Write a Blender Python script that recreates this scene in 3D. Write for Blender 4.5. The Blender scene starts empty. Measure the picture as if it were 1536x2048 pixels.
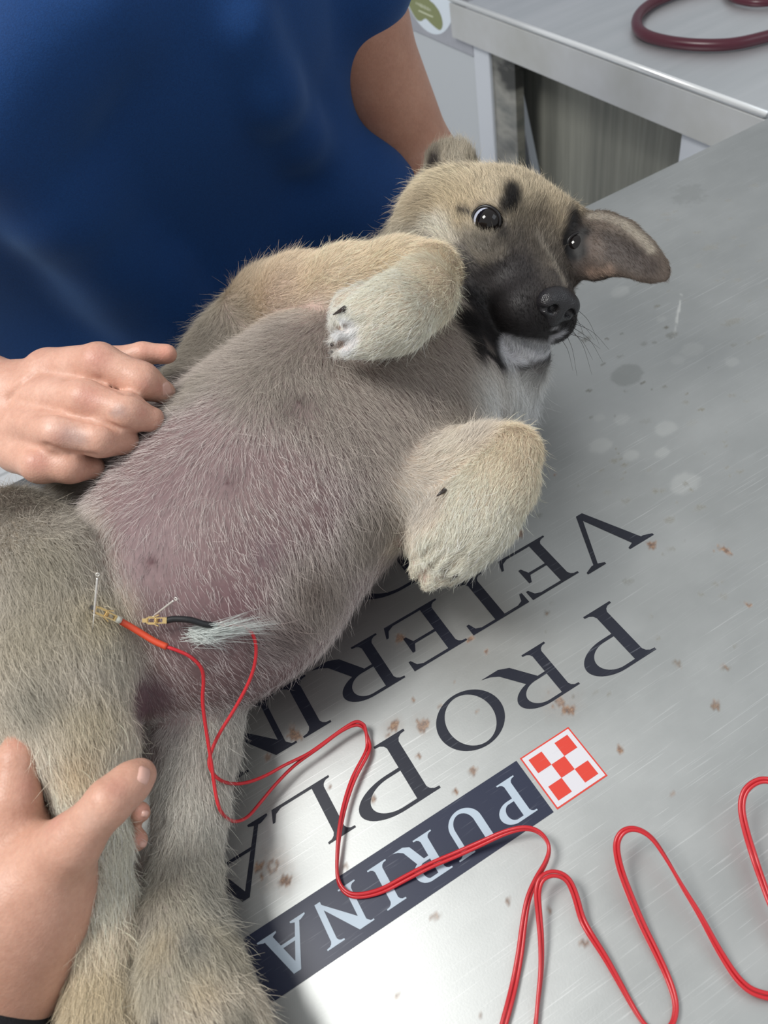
import bpy, bmesh, math, random
import numpy as np
from mathutils import Vector, Matrix
random.seed(7); RNG = np.random.default_rng(7)
sc = bpy.context.scene
COL = sc.collection

# ------------------------------------------------------------------ camera
U = 0.03                                   # side of the printed checkered square on the table, metres
FPX = 1540.0
RW = np.array([[0.85830036, -0.48515781, -0.16715979],
               [-0.47011949, -0.61286524, -0.63512508],
               [0.20568947, 0.62371316, -0.7541046]])      # world -> camera (x right, y down, z forward)
CAM = np.array([-0.10962258, -0.13180443, 0.38046533])     # table top is z = 0
cam_d = bpy.data.cameras.new('camera'); cam = bpy.data.objects.new('camera', cam_d); COL.objects.link(cam)
M = Matrix.Identity(4)
for i in range(3):
    M[i][0] = RW[0][i]; M[i][1] = -RW[1][i]; M[i][2] = -RW[2][i]; M[i][3] = CAM[i]
cam.matrix_world = M
cam_d.sensor_fit = 'VERTICAL'; cam_d.sensor_height = 36.0; cam_d.lens = 36.0 * FPX / 2048.0
cam_d.clip_start = 0.01
sc.camera = cam
cam_d.dof.use_dof = True; cam_d.dof.focus_distance = 0.42; cam_d.dof.aperture_fstop = 13.0

# ------------------------------------------------------------------ light
w = bpy.data.worlds.new('world'); sc.world = w; w.use_nodes = True
w.node_tree.nodes['Background'].inputs[0].default_value = (0.92, 0.94, 0.95, 1)
w.node_tree.nodes['Background'].inputs[1].default_value = 0.58
def area(name, loc, target, sx, sy, power, col):
    d = bpy.data.lights.new(name, 'AREA'); d.shape = 'RECTANGLE'; d.size = sx; d.size_y = sy; d.energy = power; d.color = col
    o = bpy.data.objects.new(name, d); COL.objects.link(o); o.location = loc
    o.rotation_euler = (Vector(target) - Vector(loc)).to_track_quat('-Z', 'Y').to_euler(); return o
area('ceiling_lamp_panel', (-0.75, 0.38, 1.45), (0, 0.2, 0), 0.55, 0.55, 23, (1.0, 0.985, 0.95))
area('window_daylight', (1.2, -1.0, 1.5), (0.1, 0.2, 0), 1.2, 1.0, 6, (0.85, 0.93, 1.0))
vs = sc.view_settings
vs.view_transform = 'Standard'; vs.look = 'None'; vs.gamma = 1.0; vs.use_curve_mapping = False; vs.exposure = 0.0
sc.cycles_curves.shape = 'RIBBONS'
sc.cycles.max_bounces = 4; sc.cycles.diffuse_bounces = 2; sc.cycles.glossy_bounces = 3; sc.cycles.transparent_max_bounces = 4
sc.cycles.use_adaptive_sampling = True; sc.cycles.adaptive_threshold = 0.02

# ------------------------------------------------------------------ geometry helpers
def ray(px, py):
    return RW.T @ np.array([(px - 768) / FPX, (py - 1024) / FPX, 1.0])
def P(px, py, h=0.0):
    d = ray(px, py); return CAM + d * ((h - CAM[2]) / d[2])
def D(px, py, dep):
    return CAM + ray(px, py) * dep
def dep_of(p):
    return float(RW[2] @ (np.asarray(p) - CAM))
def V(p, rpx):                       # a radius seen as rpx pixels at point p
    return rpx * dep_of(p) / FPX

def tag(o, label=None, cat=None, group=None, kind=None):
    if label: o['label'] = label
    if cat: o['category'] = cat
    if group: o['group'] = group
    if kind: o['kind'] = kind
    return o
def empty(name, loc=(0, 0, 0)):
    o = bpy.data.objects.new(name, None); COL.objects.link(o); o.location = loc; o.empty_display_size = 0.02; return o
def link(name, me, mat=None, parent=None):
    o = bpy.data.objects.new(name, me); COL.objects.link(o)
    if mat: me.materials.append(mat)
    if parent is not None:
        o.parent = parent; o.matrix_parent_inverse = Matrix.Translation(-Vector(parent.location)) if parent.type == 'EMPTY' else Matrix.Identity(4)
    return o
def mesh_np(name, v, f, smooth=True):
    me = bpy.data.meshes.new(name); v = np.asarray(v, dtype=np.float32); f = np.asarray(f, dtype=np.int32)
    n = f.shape[1]
    me.vertices.add(len(v)); me.vertices.foreach_set('co', v.ravel())
    me.loops.add(f.size); me.loops.foreach_set('vertex_index', f.ravel())
    me.polygons.add(len(f)); me.polygons.foreach_set('loop_start', np.arange(len(f), dtype=np.int32) * n)
    me.update(calc_edges=True); me.validate()
    if smooth: me.polygons.foreach_set('use_smooth', np.ones(len(me.polygons), dtype=bool))
    return me
def poly_mesh(name, v, f):
    me = bpy.data.meshes.new(name); me.from_pydata([tuple(map(float, a)) for a in v], [], f); me.update(); return me
def box(name, lo, hi, mat, parent=None, bev=0.0):
    bm = bmesh.new(); bmesh.ops.create_cube(bm, size=1.0)
    lo = Vector(lo); hi = Vector(hi)
    for v in bm.verts: v.co = Vector([lo[i] + (v.co[i] + .5) * (hi[i] - lo[i]) for i in range(3)])
    if bev: bmesh.ops.bevel(bm, geom=bm.edges[:], offset=bev, segments=3, affect='EDGES', profile=0.5)
    me = bpy.data.meshes.new(name); bm.to_mesh(me); bm.free()
    return link(name, me, mat, parent)
def catmull(pts, n=8):
    p = np.asarray(pts, float); p = np.vstack([2 * p[0] - p[1], p, 2 * p[-1] - p[-2]]); out = []
    for i in range(1, len(p) - 2):
        for t in np.linspace(0, 1, n, endpoint=False):
            a, b, c, d = p[i - 1], p[i], p[i + 1], p[i + 2]
            out.append(.5 * ((2 * b) + (-a + c) * t + (2 * a - 5 * b + 4 * c - d) * t * t + (-a + 3 * b - 3 * c + d) * t ** 3))
    out.append(p[-2]); return np.array(out)
def tube(name, pts, r, mat, parent=None, seg=10, closed_ends=True):
    pts = np.asarray(pts, float); n = len(pts); r = np.broadcast_to(np.asarray(r, float), (n,))
    T = np.gradient(pts, axis=0); T /= np.linalg.norm(T, axis=1)[:, None] + 1e-12
    up = np.array([0, 0, 1.0]); v = []
    N = np.cross(T[0], up); N = N / (np.linalg.norm(N) + 1e-9) if np.linalg.norm(N) > 1e-3 else np.array([1.0, 0, 0])
    for i in range(n):
        N = N - T[i] * (N @ T[i]); N /= np.linalg.norm(N) + 1e-12; B = np.cross(T[i], N)
        a = np.arange(seg) * 2 * math.pi / seg
        v.append(pts[i] + r[i] * (np.cos(a)[:, None] * N + np.sin(a)[:, None] * B))
    v = np.vstack(v); f = []
    for i in range(n - 1):
        for j in range(seg):
            k = (j + 1) % seg; f.append((i * seg + j, i * seg + k, (i + 1) * seg + k, (i + 1) * seg + j))
    if closed_ends: f.append(tuple(range(seg))[::-1]); f.append(tuple((n - 1) * seg + j for j in range(seg)))
    me = poly_mesh(name, v, f); me.polygons.foreach_set('use_smooth', [True] * len(me.polygons))
    return link(name, me, mat, parent)

# ------------------------------------------------------------------ material helpers
def mat_new(name, base=(.5, .5, .5), rough=.5, metal=0.0, spec=.5, sub=0.0, subr=(1, .3, .15), subs=.004, coat=0.0, emis=None):
    m = bpy.data.materials.new(name); m.use_nodes = True; b = m.node_tree.nodes['Principled BSDF']
    b.inputs['Base Color'].default_value = (*base, 1); b.inputs['Roughness'].default_value = rough; b.inputs['Metallic'].default_value = metal
    b.inputs['Specular IOR Level'].default_value = spec; b.inputs['Coat Weight'].default_value = coat
    if sub: b.inputs['Subsurface Weight'].default_value = sub; b.inputs['Subsurface Radius'].default_value = subr; b.inputs['Subsurface Scale'].default_value = subs
    return m
def nd(m, t, **kw):
    n = m.node_tree.nodes.new(t)
    for k, v in kw.items():
        if k.startswith('i_'): n.inputs[k[2:].replace('_', ' ')].default_value = v
        else: setattr(n, k, v)
    return n
def lk(m, a, b): m.node_tree.links.new(a, b)
def bsdf(m): return m.node_tree.nodes['Principled BSDF']
def coords(m, scale=(1, 1, 1), rot=(0, 0, 0), src='Object'):
    tc = nd(m, 'ShaderNodeTexCoord'); mp = nd(m, 'ShaderNodeMapping'); mp.inputs['Scale'].default_value = scale; mp.inputs['Rotation'].default_value = rot
    lk(m, tc.outputs[src], mp.inputs['Vector']); return mp.outputs[0]
def noise(m, vec, scale=5, detail=4, rough=.5):
    n = nd(m, 'ShaderNodeTexNoise'); n.inputs['Scale'].default_value = scale; n.inputs['Detail'].default_value = detail; n.inputs['Roughness'].default_value = rough
    lk(m, vec, n.inputs['Vector']); return n.outputs['Fac']
def ramp(m, fac, stops):
    r = nd(m, 'ShaderNodeValToRGB'); e = r.color_ramp.elements
    while len(e) < len(stops): e.new(.5)
    for i, (p, c) in enumerate(stops): e[i].position = p; e[i].color = (*c, 1) if len(c) == 3 else c
    lk(m, fac, r.inputs[0]); return r.outputs[0]
def mix(m, fac, a, b, mode='MIX'):
    n = nd(m, 'ShaderNodeMix', data_type='RGBA', blend_type=mode)
    for s, x in ((n.inputs[0], fac), (n.inputs[6], a), (n.inputs[7], b)):
        if hasattr(x, 'is_output'): lk(m, x, s)
        elif isinstance(x, (int, float)): s.default_value = x
        else: s.default_value = (*x, 1)
    return n.outputs[2]
def math_(m, op, a, b=0.0):
    n = nd(m, 'ShaderNodeMath', operation=op)
    for s, x in ((n.inputs[0], a), (n.inputs[1], b)):
        if hasattr(x, 'is_output'): lk(m, x, s)
        else: s.default_value = x
    return n.outputs[0]
def bump(m, h, strength=.3, dist=.001):
    b = nd(m, 'ShaderNodeBump'); b.inputs['Strength'].default_value = strength; b.inputs['Distance'].default_value = dist
    lk(m, h, b.inputs['Height']); lk(m, b.outputs[0], bsdf(m).inputs['Normal']); return b
def srgb(r, g, b):
    return tuple(((c / 255) / 12.92 if c / 255 <= .04045 else ((c / 255 + .055) / 1.055) ** 2.4) for c in (r, g, b))

# ------------------------------------------------------------------ signed-distance modelling (smooth union of rounded limbs)
class Sdf:
    """A list of shapes merged smoothly; each carries the colour, the coat and the lie of the hair where it dominates."""
    def __init__(s): s.p = []
    def cone(s, a, b, ra, rb, k=.008, squash=1.0, att=None, sub=False, up=None):
        s.p.append(dict(t='c', a=np.array(a, float), b=np.array(b, float), ra=ra, rb=rb, k=k, sq=squash, att=att, sub=sub, up=None if up is None else np.array(up, float) / np.linalg.norm(up)))
    def chain(s, pts, k=.008, squash=1.0, att=None, sub=False, up=None, hide=None):
        Q = [(P(x, y, h), V(P(x, y, h), r)) for x, y, h, r in pts]
        for i in range(len(Q) - 1):
            a = att[i] if isinstance(att, list) else att
            s.cone(Q[i][0], Q[i + 1][0], Q[i][1], Q[i + 1][1], k, squash, a, sub, up)
        return Q
    def ell(s, c, ax, r, k=.008, att=None, sub=False):
        """ellipsoid: centre, three orthonormal axes (rows), radii"""
        s.p.append(dict(t='e', c=np.array(c, float), ax=np.array(ax, float), r=np.array(r, float), k=k, att=att, sub=sub))
    def bound(s, q):
        if q['t'] == 'c':
            r = max(q['ra'], q['rb']) + 2.2 * q['k'] + .004; return np.minimum(q['a'], q['b']) - r, np.maximum(q['a'], q['b']) + r
        r = max(q['r']) + 2.2 * q['k'] + .004; return q['c'] - r, q['c'] + r
    def dist(s, q, X):
        if q['t'] == 'e':
            L = (X - q['c']) @ q['ax'].T; k0 = np.sqrt(((L / q['r']) ** 2).sum(1)) + 1e-9; k1 = np.sqrt(((L / q['r'] ** 2) ** 2).sum(1)) + 1e-9
            return k0 * (k0 - 1) / k1
        a, b = q['a'], q['b']; Xa = X - a; ba = b - a
        if q['sq'] != 1.0:
            u = q['up'] if q['up'] is not None else np.array([0, 0, 1.0])
            g = 1 / q['sq'] - 1; Xa = Xa + np.outer(Xa @ u, u) * g; ba = ba + u * (ba @ u) * g
        l2 = ba @ ba + 1e-12; t = np.clip(Xa @ ba / l2, 0, 1)
        return (np.sqrt(((Xa - t[:, None] * ba) ** 2).sum(1)) - (q['ra'] + t * (q['rb'] - q['ra']))) * (q['sq'] if q['sq'] < 1 else 1)
    def value(s, X, prims=None):
        d = np.full(len(X), .05)
        for q in (prims if prims is not None else s.p):
            e = s.dist(q, X); k = q['k']
            if q['sub']:
                e = -e; h = np.maximum(k - np.abs(d - e), 0) / k; d = np.maximum(d, e) + h * h * k * .25
            else:
                h = np.maximum(k - np.abs(d - e), 0) / k; d = np.minimum(d, e) - h * h * k * .25
        return d
    def near(s, lo, hi):
        out = []
        for q in s.p:
            a, b = s.bound(q)
            if np.all(a <= hi) and np.all(b >= lo): out.append(q)
        return out
    def mesh(s, vox, B=24, floor=None):
        lo = np.min([s.bound(q)[0] for q in s.p if not q['sub']], axis=0) - 2 * vox; hi = np.max([s.bound(q)[1] for q in s.p if not q['sub']], axis=0) + 2 * vox
        if floor is not None: lo[2] = max(lo[2], floor - 3 * vox)
        nb = np.ceil((hi - lo) / (vox * B)).astype(int); NX = nb * B + 2
        gid = lambda i, j, k: (i.astype(np.int64) * NX[1] + j) * NX[2] + k
        ids = []; vs_ = []; quads = []
        ar = np.arange(B + 1); I, J, K = np.meshgrid(ar, ar, ar, indexing='ij')
        base = np.stack([I, J, K], -1).reshape(-1, 3)
        half = vox * B * .5 * 2.6 + 4 * vox
        for bi in range(nb[0]):
            for bj in range(nb[1]):
                for bk in range(nb[2]):
                    o = np.array([bi, bj, bk]) * B; l = lo + o * vox; h = l + B * vox
                    pr = s.near(l - vox, h + vox)
                    if not any(not q['sub'] for q in pr): continue
                    if s.value((l + h)[None] / 2, pr)[0] > half * .75: continue
                    Fv = s.value(l + base * vox, pr).reshape(B + 1, B + 1, B + 1)
                    if floor is not None: Fv = np.maximum(Fv, floor - (l[2] + K * vox))
                    if Fv.min() > 0 or Fv.max() < 0: continue
                    S = Fv < 0
                    acc = np.zeros((B, B, B, 3)); cnt = np.zeros((B, B, B))
                    for ax in range(3):                       # edge crossings along each axis
                        sl0 = [slice(None)] * 3; sl1 = [slice(None)] * 3; sl0[ax] = slice(0, B); sl1[ax] = slice(1, B + 1)
                        f0 = Fv[tuple(sl0)]; f1 = Fv[tuple(sl1)]; cr = (f0 < 0) != (f1 < 0)
                        t = np.where(cr, f0 / np.where(cr, f0 - f1, 1), 0)
                        oth = [a for a in range(3) if a != ax]
                        for da in (0, 1):
                            for db in (0, 1):
                                s2 = [slice(0, B)] * 3; s2[oth[0]] = slice(da, B + da); s2[oth[1]] = slice(db, B + db)
                                c = cr[tuple(s2)]; tt = t[tuple(s2)]
                                cnt += c
                                acc[..., ax] += np.where(c, tt, 0); acc[..., oth[0]] += c * da; acc[..., oth[1]] += c * db
                    m = cnt > 0
                    ii = np.argwhere(m); pos = acc[m] / cnt[m][:, None] + ii
                    g = ii + o
                    ids.append(gid(g[:, 0], g[:, 1], g[:, 2])); vs_.append(l + pos * vox)
                    # quads: an edge at grid node (i,j,k) along axis, cells around it; node indices 0..B-1 (cell -1 lies in the neighbour block)
                    for ax in range(3):
                        sl0 = [slice(0, B)] * 3; sl1 = [slice(0, B)] * 3; sl1[ax] = slice(1, B + 1)
                        a_ = S[tuple(sl0)]; b_ = S[tuple(sl1)]
                        e = np.argwhere(a_ != b_)
                        if len(e) == 0: continue
                        fl = a_[tuple(e.T)]; ge = e + o
                        u, v = (ax + 1) % 3, (ax + 2) % 3
                        c00 = ge.copy(); c10 = ge.copy(); c01 = ge.copy(); c11 = ge.copy()
                        c10[:, u] -= 1; c01[:, v] -= 1; c11[:, u] -= 1; c11[:, v] -= 1
                        q = np.stack([gid(*c.T) for c in (c00, c10, c11, c01)], 1)
                        q[~fl] = q[~fl][:, ::-1]; quads.append(q)
        ids = np.concatenate(ids); vs_ = np.concatenate(vs_); quads = np.concatenate(quads)
        uid, first = np.unique(ids, return_index=True); Vv = vs_[first]
        idx = np.searchsorted(uid, quads); idx = np.clip(idx, 0, len(uid) - 1)
        ok = (uid[idx] == quads).all(1)
        Fq = idx[ok]
        # relax a little along the mesh
        for it in range(2):
            e = np.concatenate([Fq[:, [0, 1]], Fq[:, [1, 2]], Fq[:, [2, 3]], Fq[:, [3, 0]]]); e = np.concatenate([e, e[:, ::-1]])
            sm = np.stack([np.bincount(e[:, 0], Vv[e[:, 1], c], minlength=len(Vv)) for c in range(3)], 1); n = np.bincount(e[:, 0], minlength=len(Vv))
            Vv = np.where(n[:, None] > 0, Vv * .5 + .5 * sm / np.maximum(n, 1)[:, None], Vv)
        return Vv, Fq
    def trace(s, px, py, start=.15, end=.9, extra=None):
        d = ray(px, py); L = np.linalg.norm(d); dn = d / L; t = start * L
        for _ in range(160):
            X = CAM + dn * t; v = s.value(X[None])[0]
            if v < .0003: break
            t += max(v * .8, .0004)
            if X[2] < 0: return P(px, py, 0)
        return X
    def attrs(s, X, n, sharp=.004):
        """weighted mean of the n-vectors att of the shapes near X"""
        W = np.zeros(len(X)); A = np.zeros((len(X), n)); D_ = []
        pr = [q for q in s.p if not q['sub'] and q['att'] is not None]
        dm = np.full(len(X), 1e9)
        for q in pr:
            e = s.dist(q, X); D_.append(e); dm = np.minimum(dm, e)
        for q, e in zip(pr, D_):
            wt = np.exp(-(e - dm) / sharp); W += wt; A += wt[:, None] * np.asarray(q['att'](X) if callable(q['att']) else q['att'])
        return A / W[:, None]

def vnormals(Vv, F):
    n = np.cross(Vv[F[:, 2]] - Vv[F[:, 0]], Vv[F[:, 3]] - Vv[F[:, 1]]); N = np.zeros_like(Vv)
    for c in range(3):
        for j in range(4): N[:, c] += np.bincount(F[:, j], n[:, c], minlength=len(Vv))
    return N / (np.linalg.norm(N, axis=1)[:, None] + 1e-12)
def color_attr(me, col, name='Col'):
    a = me.color_attributes.new(name, 'FLOAT_COLOR', 'POINT'); a.data.foreach_set('color', np.hstack([col, np.ones((len(col), 1))]).astype(np.float32).ravel())
def smooth01(x): x = np.clip(x, 0, 1); return x * x * (3 - 2 * x)

# ================================================================== the room
FL = -0.86
m_floor = mat_new('white_floor_tile', (.78, .79, .80), .35)
bt = nd(m_floor, 'ShaderNodeTexBrick'); bt.offset = 0; bt.inputs['Scale'].default_value = 1; bt.inputs['Brick Width'].default_value = .4; bt.inputs['Row Height'].default_value = .4
bt.inputs['Mortar Size'].default_value = .004; bt.inputs['Color1'].default_value = (.80, .81, .83, 1); bt.inputs['Color2'].default_value = (.77, .78, .80, 1); bt.inputs['Mortar'].default_value = (.45, .46, .47, 1)
lk(m_floor, coords(m_floor), bt.inputs['Vector']); lk(m_floor, bt.outputs[0], bsdf(m_floor).inputs['Base Color'])
m_wall = mat_new('white_painted_wall', (.74, .76, .78), .7)
n1 = noise(m_wall, coords(m_wall), 3, 4); lk(m_wall, ramp(m_wall, n1, [(.3, (.70, .72, .75)), (.7, (.77, .79, .81))]), bsdf(m_wall).inputs['Base Color'])
tag(box('floor', (-2.2, -2.0, FL - .05), (2.2, 2.6, FL), m_floor), kind='structure')
tag(box('wall_back', (-2.2, 2.6, FL), (2.2, 2.7, 1.9), m_wall), kind='structure')
tag(box('wall_right', (2.2, -2.0, FL), (2.3, 2.7, 1.9), m_wall), kind='structure')

# ------------------------------------------------------------------ examination table
TX0, TX1, TY0, TY1 = -0.62, 0.72, -0.235, 0.3835
table = tag(empty('examination_table', (0.05, 0.07, FL)), 'scratched stainless steel examination table with rust spots, printed lettering and a checkered logo', 'table')
m_steel = mat_new('brushed_steel', (.60, .62, .61), .36, 1.0)
m_plain = mat_new('steel_legs', (.62, .63, .64), .4, 1.0)
g = .0015; nx = int((TX1 - TX0) / g); ny = int((TY1 - TY0) / g)
gx = np.linspace(TX0, TX1, nx); gy = np.linspace(TY0, TY1, ny); GX, GY = np.meshgrid(gx, gy, indexing='ij')
gv = np.stack([GX, GY, np.zeros_like(GX)], -1).reshape(-1, 3)
ia = (np.arange(nx - 1)[:, None] * ny + np.arange(ny - 1)[None]).ravel()
me = mesh_np('tabletop', gv, np.stack([ia, ia + ny, ia + ny + 1, ia + 1], 1))
def hash_noise(x, y, s, seed):
    """smooth value noise used to fray the stains"""
    r = np.random.default_rng(seed); T_ = r.random((64, 64)); x = x / s; y = y / s; i = np.floor(x).astype(int); j = np.floor(y).astype(int)
    fx = smooth01(x - i); fy = smooth01(y - j); a = T_[i % 64, j % 64]; b = T_[(i + 1) % 64, j % 64]; c = T_[i % 64, (j + 1) % 64]; d_ = T_[(i + 1) % 64, (j + 1) % 64]
    return (a * (1 - fx) + b * fx) * (1 - fy) + (c * (1 - fx) + d_ * fx) * fy
fray = .55 * hash_noise(gv[:, 0], gv[:, 1], .0035, 1) + .45 * hash_noise(gv[:, 0], gv[:, 1], .0017, 2)
big = hash_noise(gv[:, 0], gv[:, 1], .012, 3)
stain_shade = np.zeros((len(gv), 3)); lite = np.zeros((len(gv), 3))
def splat(ch, px, py, rpx, amt=1.0, fr=.9, asp=1.0, ang=0.0, soft=.35, arr=None):
    arr = stain_shade if arr is None else arr
    c = P(px, py); r = V(c, rpx); dx = gv[:, 0] - c[0]; dy = gv[:, 1] - c[1]; near = (abs(dx) < r * 3 * asp) & (abs(dy) < r * 3 * asp)
    ca, sa = math.cos(ang), math.sin(ang); u = (dx[near] * ca + dy[near] * sa) / asp; v = -dx[near] * sa + dy[near] * ca
    q = np.sqrt(u * u + v * v) / r + (fray[near] - .5) * fr * 1.6
    arr[near, ch] = np.maximum(arr[near, ch], amt * smooth01((1.0 + soft - q) / (2 * soft)))
for (x, y, r, a) in [(1120, 1405, 21, .8), (1135, 1420, 12, .9), (845, 1447, 14, .8), (785, 1455, 13, .9), (590, 1468, 13, .9), (585, 1450, 8, .5), (568, 1762, 13, .9), (912, 1582, 9, 1), (945, 1545, 11, .8), (838, 1510, 6, .9),
                     (803, 1277, 11, .9), (938, 1280, 8, .9), (970, 1303, 6, .9), (825, 1400, 6, .9), (953, 1422, 6, .6), (1303, 1089, 10, .9), (1447, 1100, 13, .9), (1460, 1108, 8, .8), (1495, 1209, 9, .9), (1032, 1069, 14, .8),
                     (1240, 1497, 9, .9), (1015, 1802, 6, .8), (1098, 1822, 7, .8), (1170, 1885, 10, .8), (1110, 950, 4, .9), (535, 1515, 8, .8), (660, 1573, 4, .8), (748, 1600, 8, .8), (875, 1832, 6, .5), (865, 1835, 5, .5),
                     (690, 1735, 5, .6), (880, 1412, 5, .6), (1095, 1225, 5, .7), (908, 1365, 4, .5), (795, 1995, 6, .5), (960, 2035, 7, .7), (1450, 1335, 8, .7), (1432, 1412, 9, .7), (1355, 1326, 10, .35), (1350, 1585, 4, .6), (1342, 1590, 5, .5)]:
    splat(0, x, y, r * .72, a, 1.4, 1.25, (x * .7) % 3, soft=.25)
for (x, y, r, a) in [(538, 1735, 40, .30), (1120, 1405, 34, .2), (568, 1762, 22, .2), (803, 1277, 22, .2), (590, 1468, 24, .15), (785, 1455, 20, .25), (845, 1447, 22, .15)]:
    splat(0, x, y, r, a, .5, soft=.8)
for k in range(26):                          # ring shaped rust mark
    a = k / 26 * 6.283; splat(0, 545 + 9 * math.cos(a), 1733 + 12 * math.sin(a), 3.2, .75, .3); 
for k in range(10): splat(0, 522 + random.uniform(-9, 9), 1740 + random.uniform(-16, 16), 4, .9, .8)
for (x, y, r, a) in [(900, 750, 9, .8), (950, 875, 9, .9), (610, 940, 6, .7), (590, 1085, 7, .7), (510, 1235, 7, .8), (720, 1240, 8, .7), (820, 1190, 7, .9), (875, 1230, 5, .7), (940, 1215, 8, .7), (1070, 1255, 8, .8), (1060, 1305, 10, .6),
                     (1155, 1345, 10, .9), (1325, 1265, 9, .5), (1410, 1300, 9, .4), (700, 910, 6, .6), (1245, 605, 5, .8), (1275, 590, 5, .9), (1130, 330, 10, .5), (1340, 360, 14, .35), (1210, 415, 22, .45), (1330, 845, 24, .5),
                     (990, 915, 18, .5), (790, 625, 5, .5), (965, 665, 6, .5), (1060, 720, 6, .6), (1360, 605, 12, .4), (1490, 490, 7, .5), (930, 455, 8, .6), (1130, 520, 16, .4), (1300, 550, 14, .4), (1320, 250, 10, .4), (1460, 60, 16, .4),
                     (1310, 145, 10, .4), (950, 225, 14, .4), (1000, 210, 10, .4), (960, 255, 9, .5), (1200, 1105, 4, .6), (1425, 720, 6, .6), (1340, 975, 8, .5), (1425, 960, 7, .5), (1280, 1530, 8, .6), (1295, 1555, 7, .8), (1300, 1475, 5, .6),
                     (1370, 1700, 9, .6), (1170, 1595, 6, .5), (830, 970, 14, .35), (885, 960, 7, .4), (500, 940, 14, .5), (460, 905, 10, .5), (690, 1040, 8, .4), (660, 1380, 5, .5), (520, 1390, 6, .7), (1490, 930, 12, .5), (1530, 640, 8, .5),
                     (1100, 1420, 14, .25), (830, 1415, 16, .25), (1380, 405, 12, .4), (1510, 300, 14, .3)]:
    splat(1, 1000 + x * .349, 350 + y * .349, r * .40, a, 1.0, 1.7, -0.25)
for (x, y, r, a) in [(650, 60, 12, .7), (720, 85, 10, .8), (585, 115, 8, .6), (700, 165, 8, .6), (850, 115, 7, .5), (1300, 98, 7, .7), (1375, 125, 9, .7), (1315, 150, 6, .8), (1060, 195, 9, .6), (1095, 230, 9, .8), (890, 235, 12, .7), (930, 235, 10, .6),
                     (730, 292, 14, .5), (1145, 330, 16, .6), (1015, 305, 5, .6), (965, 400, 16, .6), (1045, 520, 6, .6), (980, 570, 14, .55), (940, 598, 7, .5), (620, 240, 10, .4), (735, 750, 14, .4), (1240, 770, 10, .6), (1270, 755, 8, .5), (1155, 828, 9, .6),
                     (1285, 838, 14, .5), (450, 200, 5, .6), (905, 1080, 10, .6), (1350, 1127, 6, .8), (865, 955, 8, .4), (270, 930, 10, .5), (265, 1040, 5, .5), (415, 1418, 4, .9), (540, 1388, 8, .5), (620, 1400, 8, .6), (1020, 1220, 15, .55), (1290, 1250, 12, .5),
                     (1235, 1470, 16, .5), (220, 375, 14, .5), (300, 880, 8, .3)]:
    splat(1, 1000 + x * .349, 900 + y * .349, r * .42, a, 1.0, 1.6, -0.25)
for k in range(5):                           # a hair-like crack of dirt
    splat(1, 1000 + (665 + 12 * k) * .349, 350 + (1570 + 22 * k + 3 * k * k) * .349, 3.0, .8, .6)
splat(2, 1254, 750, 28, .5, .15, 1.25, .2, .10); splat(2, 1378, 388, 28, .3, .7, 1.3, .6, .3)  # muzzle's shadow painted on the steel as a dark oval, then a smudge
for (x, y, r) in [(700, 1400, 22), (575, 1550, 32), (750, 1610, 22), (925, 825, 13), (690, 670, 26), (950, 1450, 30), (570, 1390, 16), (1060, 190 + 1575, 40), (930, 1590, 20), (1100, 1000, 30), (1020, 860 + 200, 20), (1330, 1070, 20)]:
    splat(0, 1000 + x * .349, 350 + y * .349, r * .6, .28, .25, 1.3, .1, .2, arr=lite)
for t in np.linspace(0, 1, 26): splat(0, 1346 + 16 * t, 682 - 92 * t, 3.2 * (1 - abs(t - .55)), .95, .8, arr=lite)
color_attr(me, stain_shade, 'StainShade'); color_attr(me, lite, 'Lite')
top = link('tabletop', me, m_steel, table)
# steel look
v_ = coords(m_steel); a1 = nd(m_steel, 'ShaderNodeAttribute', attribute_name='StainShade'); a2 = nd(m_steel, 'ShaderNodeAttribute', attribute_name='Lite')
s1 = nd(m_steel, 'ShaderNodeSeparateColor'); lk(m_steel, a1.outputs['Color'], s1.inputs[0]); s2 = nd(m_steel, 'ShaderNodeSeparateColor'); lk(m_steel, a2.outputs['Color'], s2.inputs[0])
cloud = noise(m_steel, coords(m_steel, (9, 14, 9)), 1, 5, .6)
base = ramp(m_steel, cloud, [(.3, (.46, .475, .47)), (.7, (.56, .575, .57))])
def scratches(rot, sx, sy, lo, hi, sc_=1.0):
    c = coords(m_steel, (sx, sy, 1), (0, 0, rot)); n = noise(m_steel, c, sc_, 2, .6); return ramp(m_steel, n, [(lo, (0, 0, 0)), (hi, (1, 1, 1))])
scr = [scratches(.45, 8, 900, .66, .74), scratches(-.95, 10, 800, .64, .70), scratches(-1.15, 14, 1100, .65, .71), scratches(-.80, 24, 1300, .66, .70), scratches(.05, 7, 700, .70, .78), scratches(1.0, 12, 900, .72, .80)]
tot = scr[0]
for x in scr[1:]: tot = mix(m_steel, 1.0, tot, x, 'ADD')
pm = ramp(m_steel, noise(m_steel, coords(m_steel, (7, 7, 7)), 1, 2), [(.35, (0.15, .15, .15)), (.6, (1, 1, 1))])
tot = mix(m_steel, 1.0, tot, pm, 'MULTIPLY')
base = mix(m_steel, math_(m_steel, 'MULTIPLY', tot, .38), base, (.86, .87, .87))
base = mix(m_steel, math_(m_steel, 'MULTIPLY', s2.outputs[0], .55), base, (.74, .75, .72))
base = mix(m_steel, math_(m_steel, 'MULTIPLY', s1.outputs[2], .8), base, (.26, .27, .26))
fine = noise(m_steel, coords(m_steel, (1, 1, 1)), 900, 3, .6)
dk = math_(m_steel, 'MULTIPLY', s1.outputs[1], ramp(m_steel, fine, [(.3, (.45,) * 3), (.6, (1,) * 3)]))
base = mix(m_steel, math_(m_steel, 'MULTIPLY', dk, .95), base, (.13, .115, .075))
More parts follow.
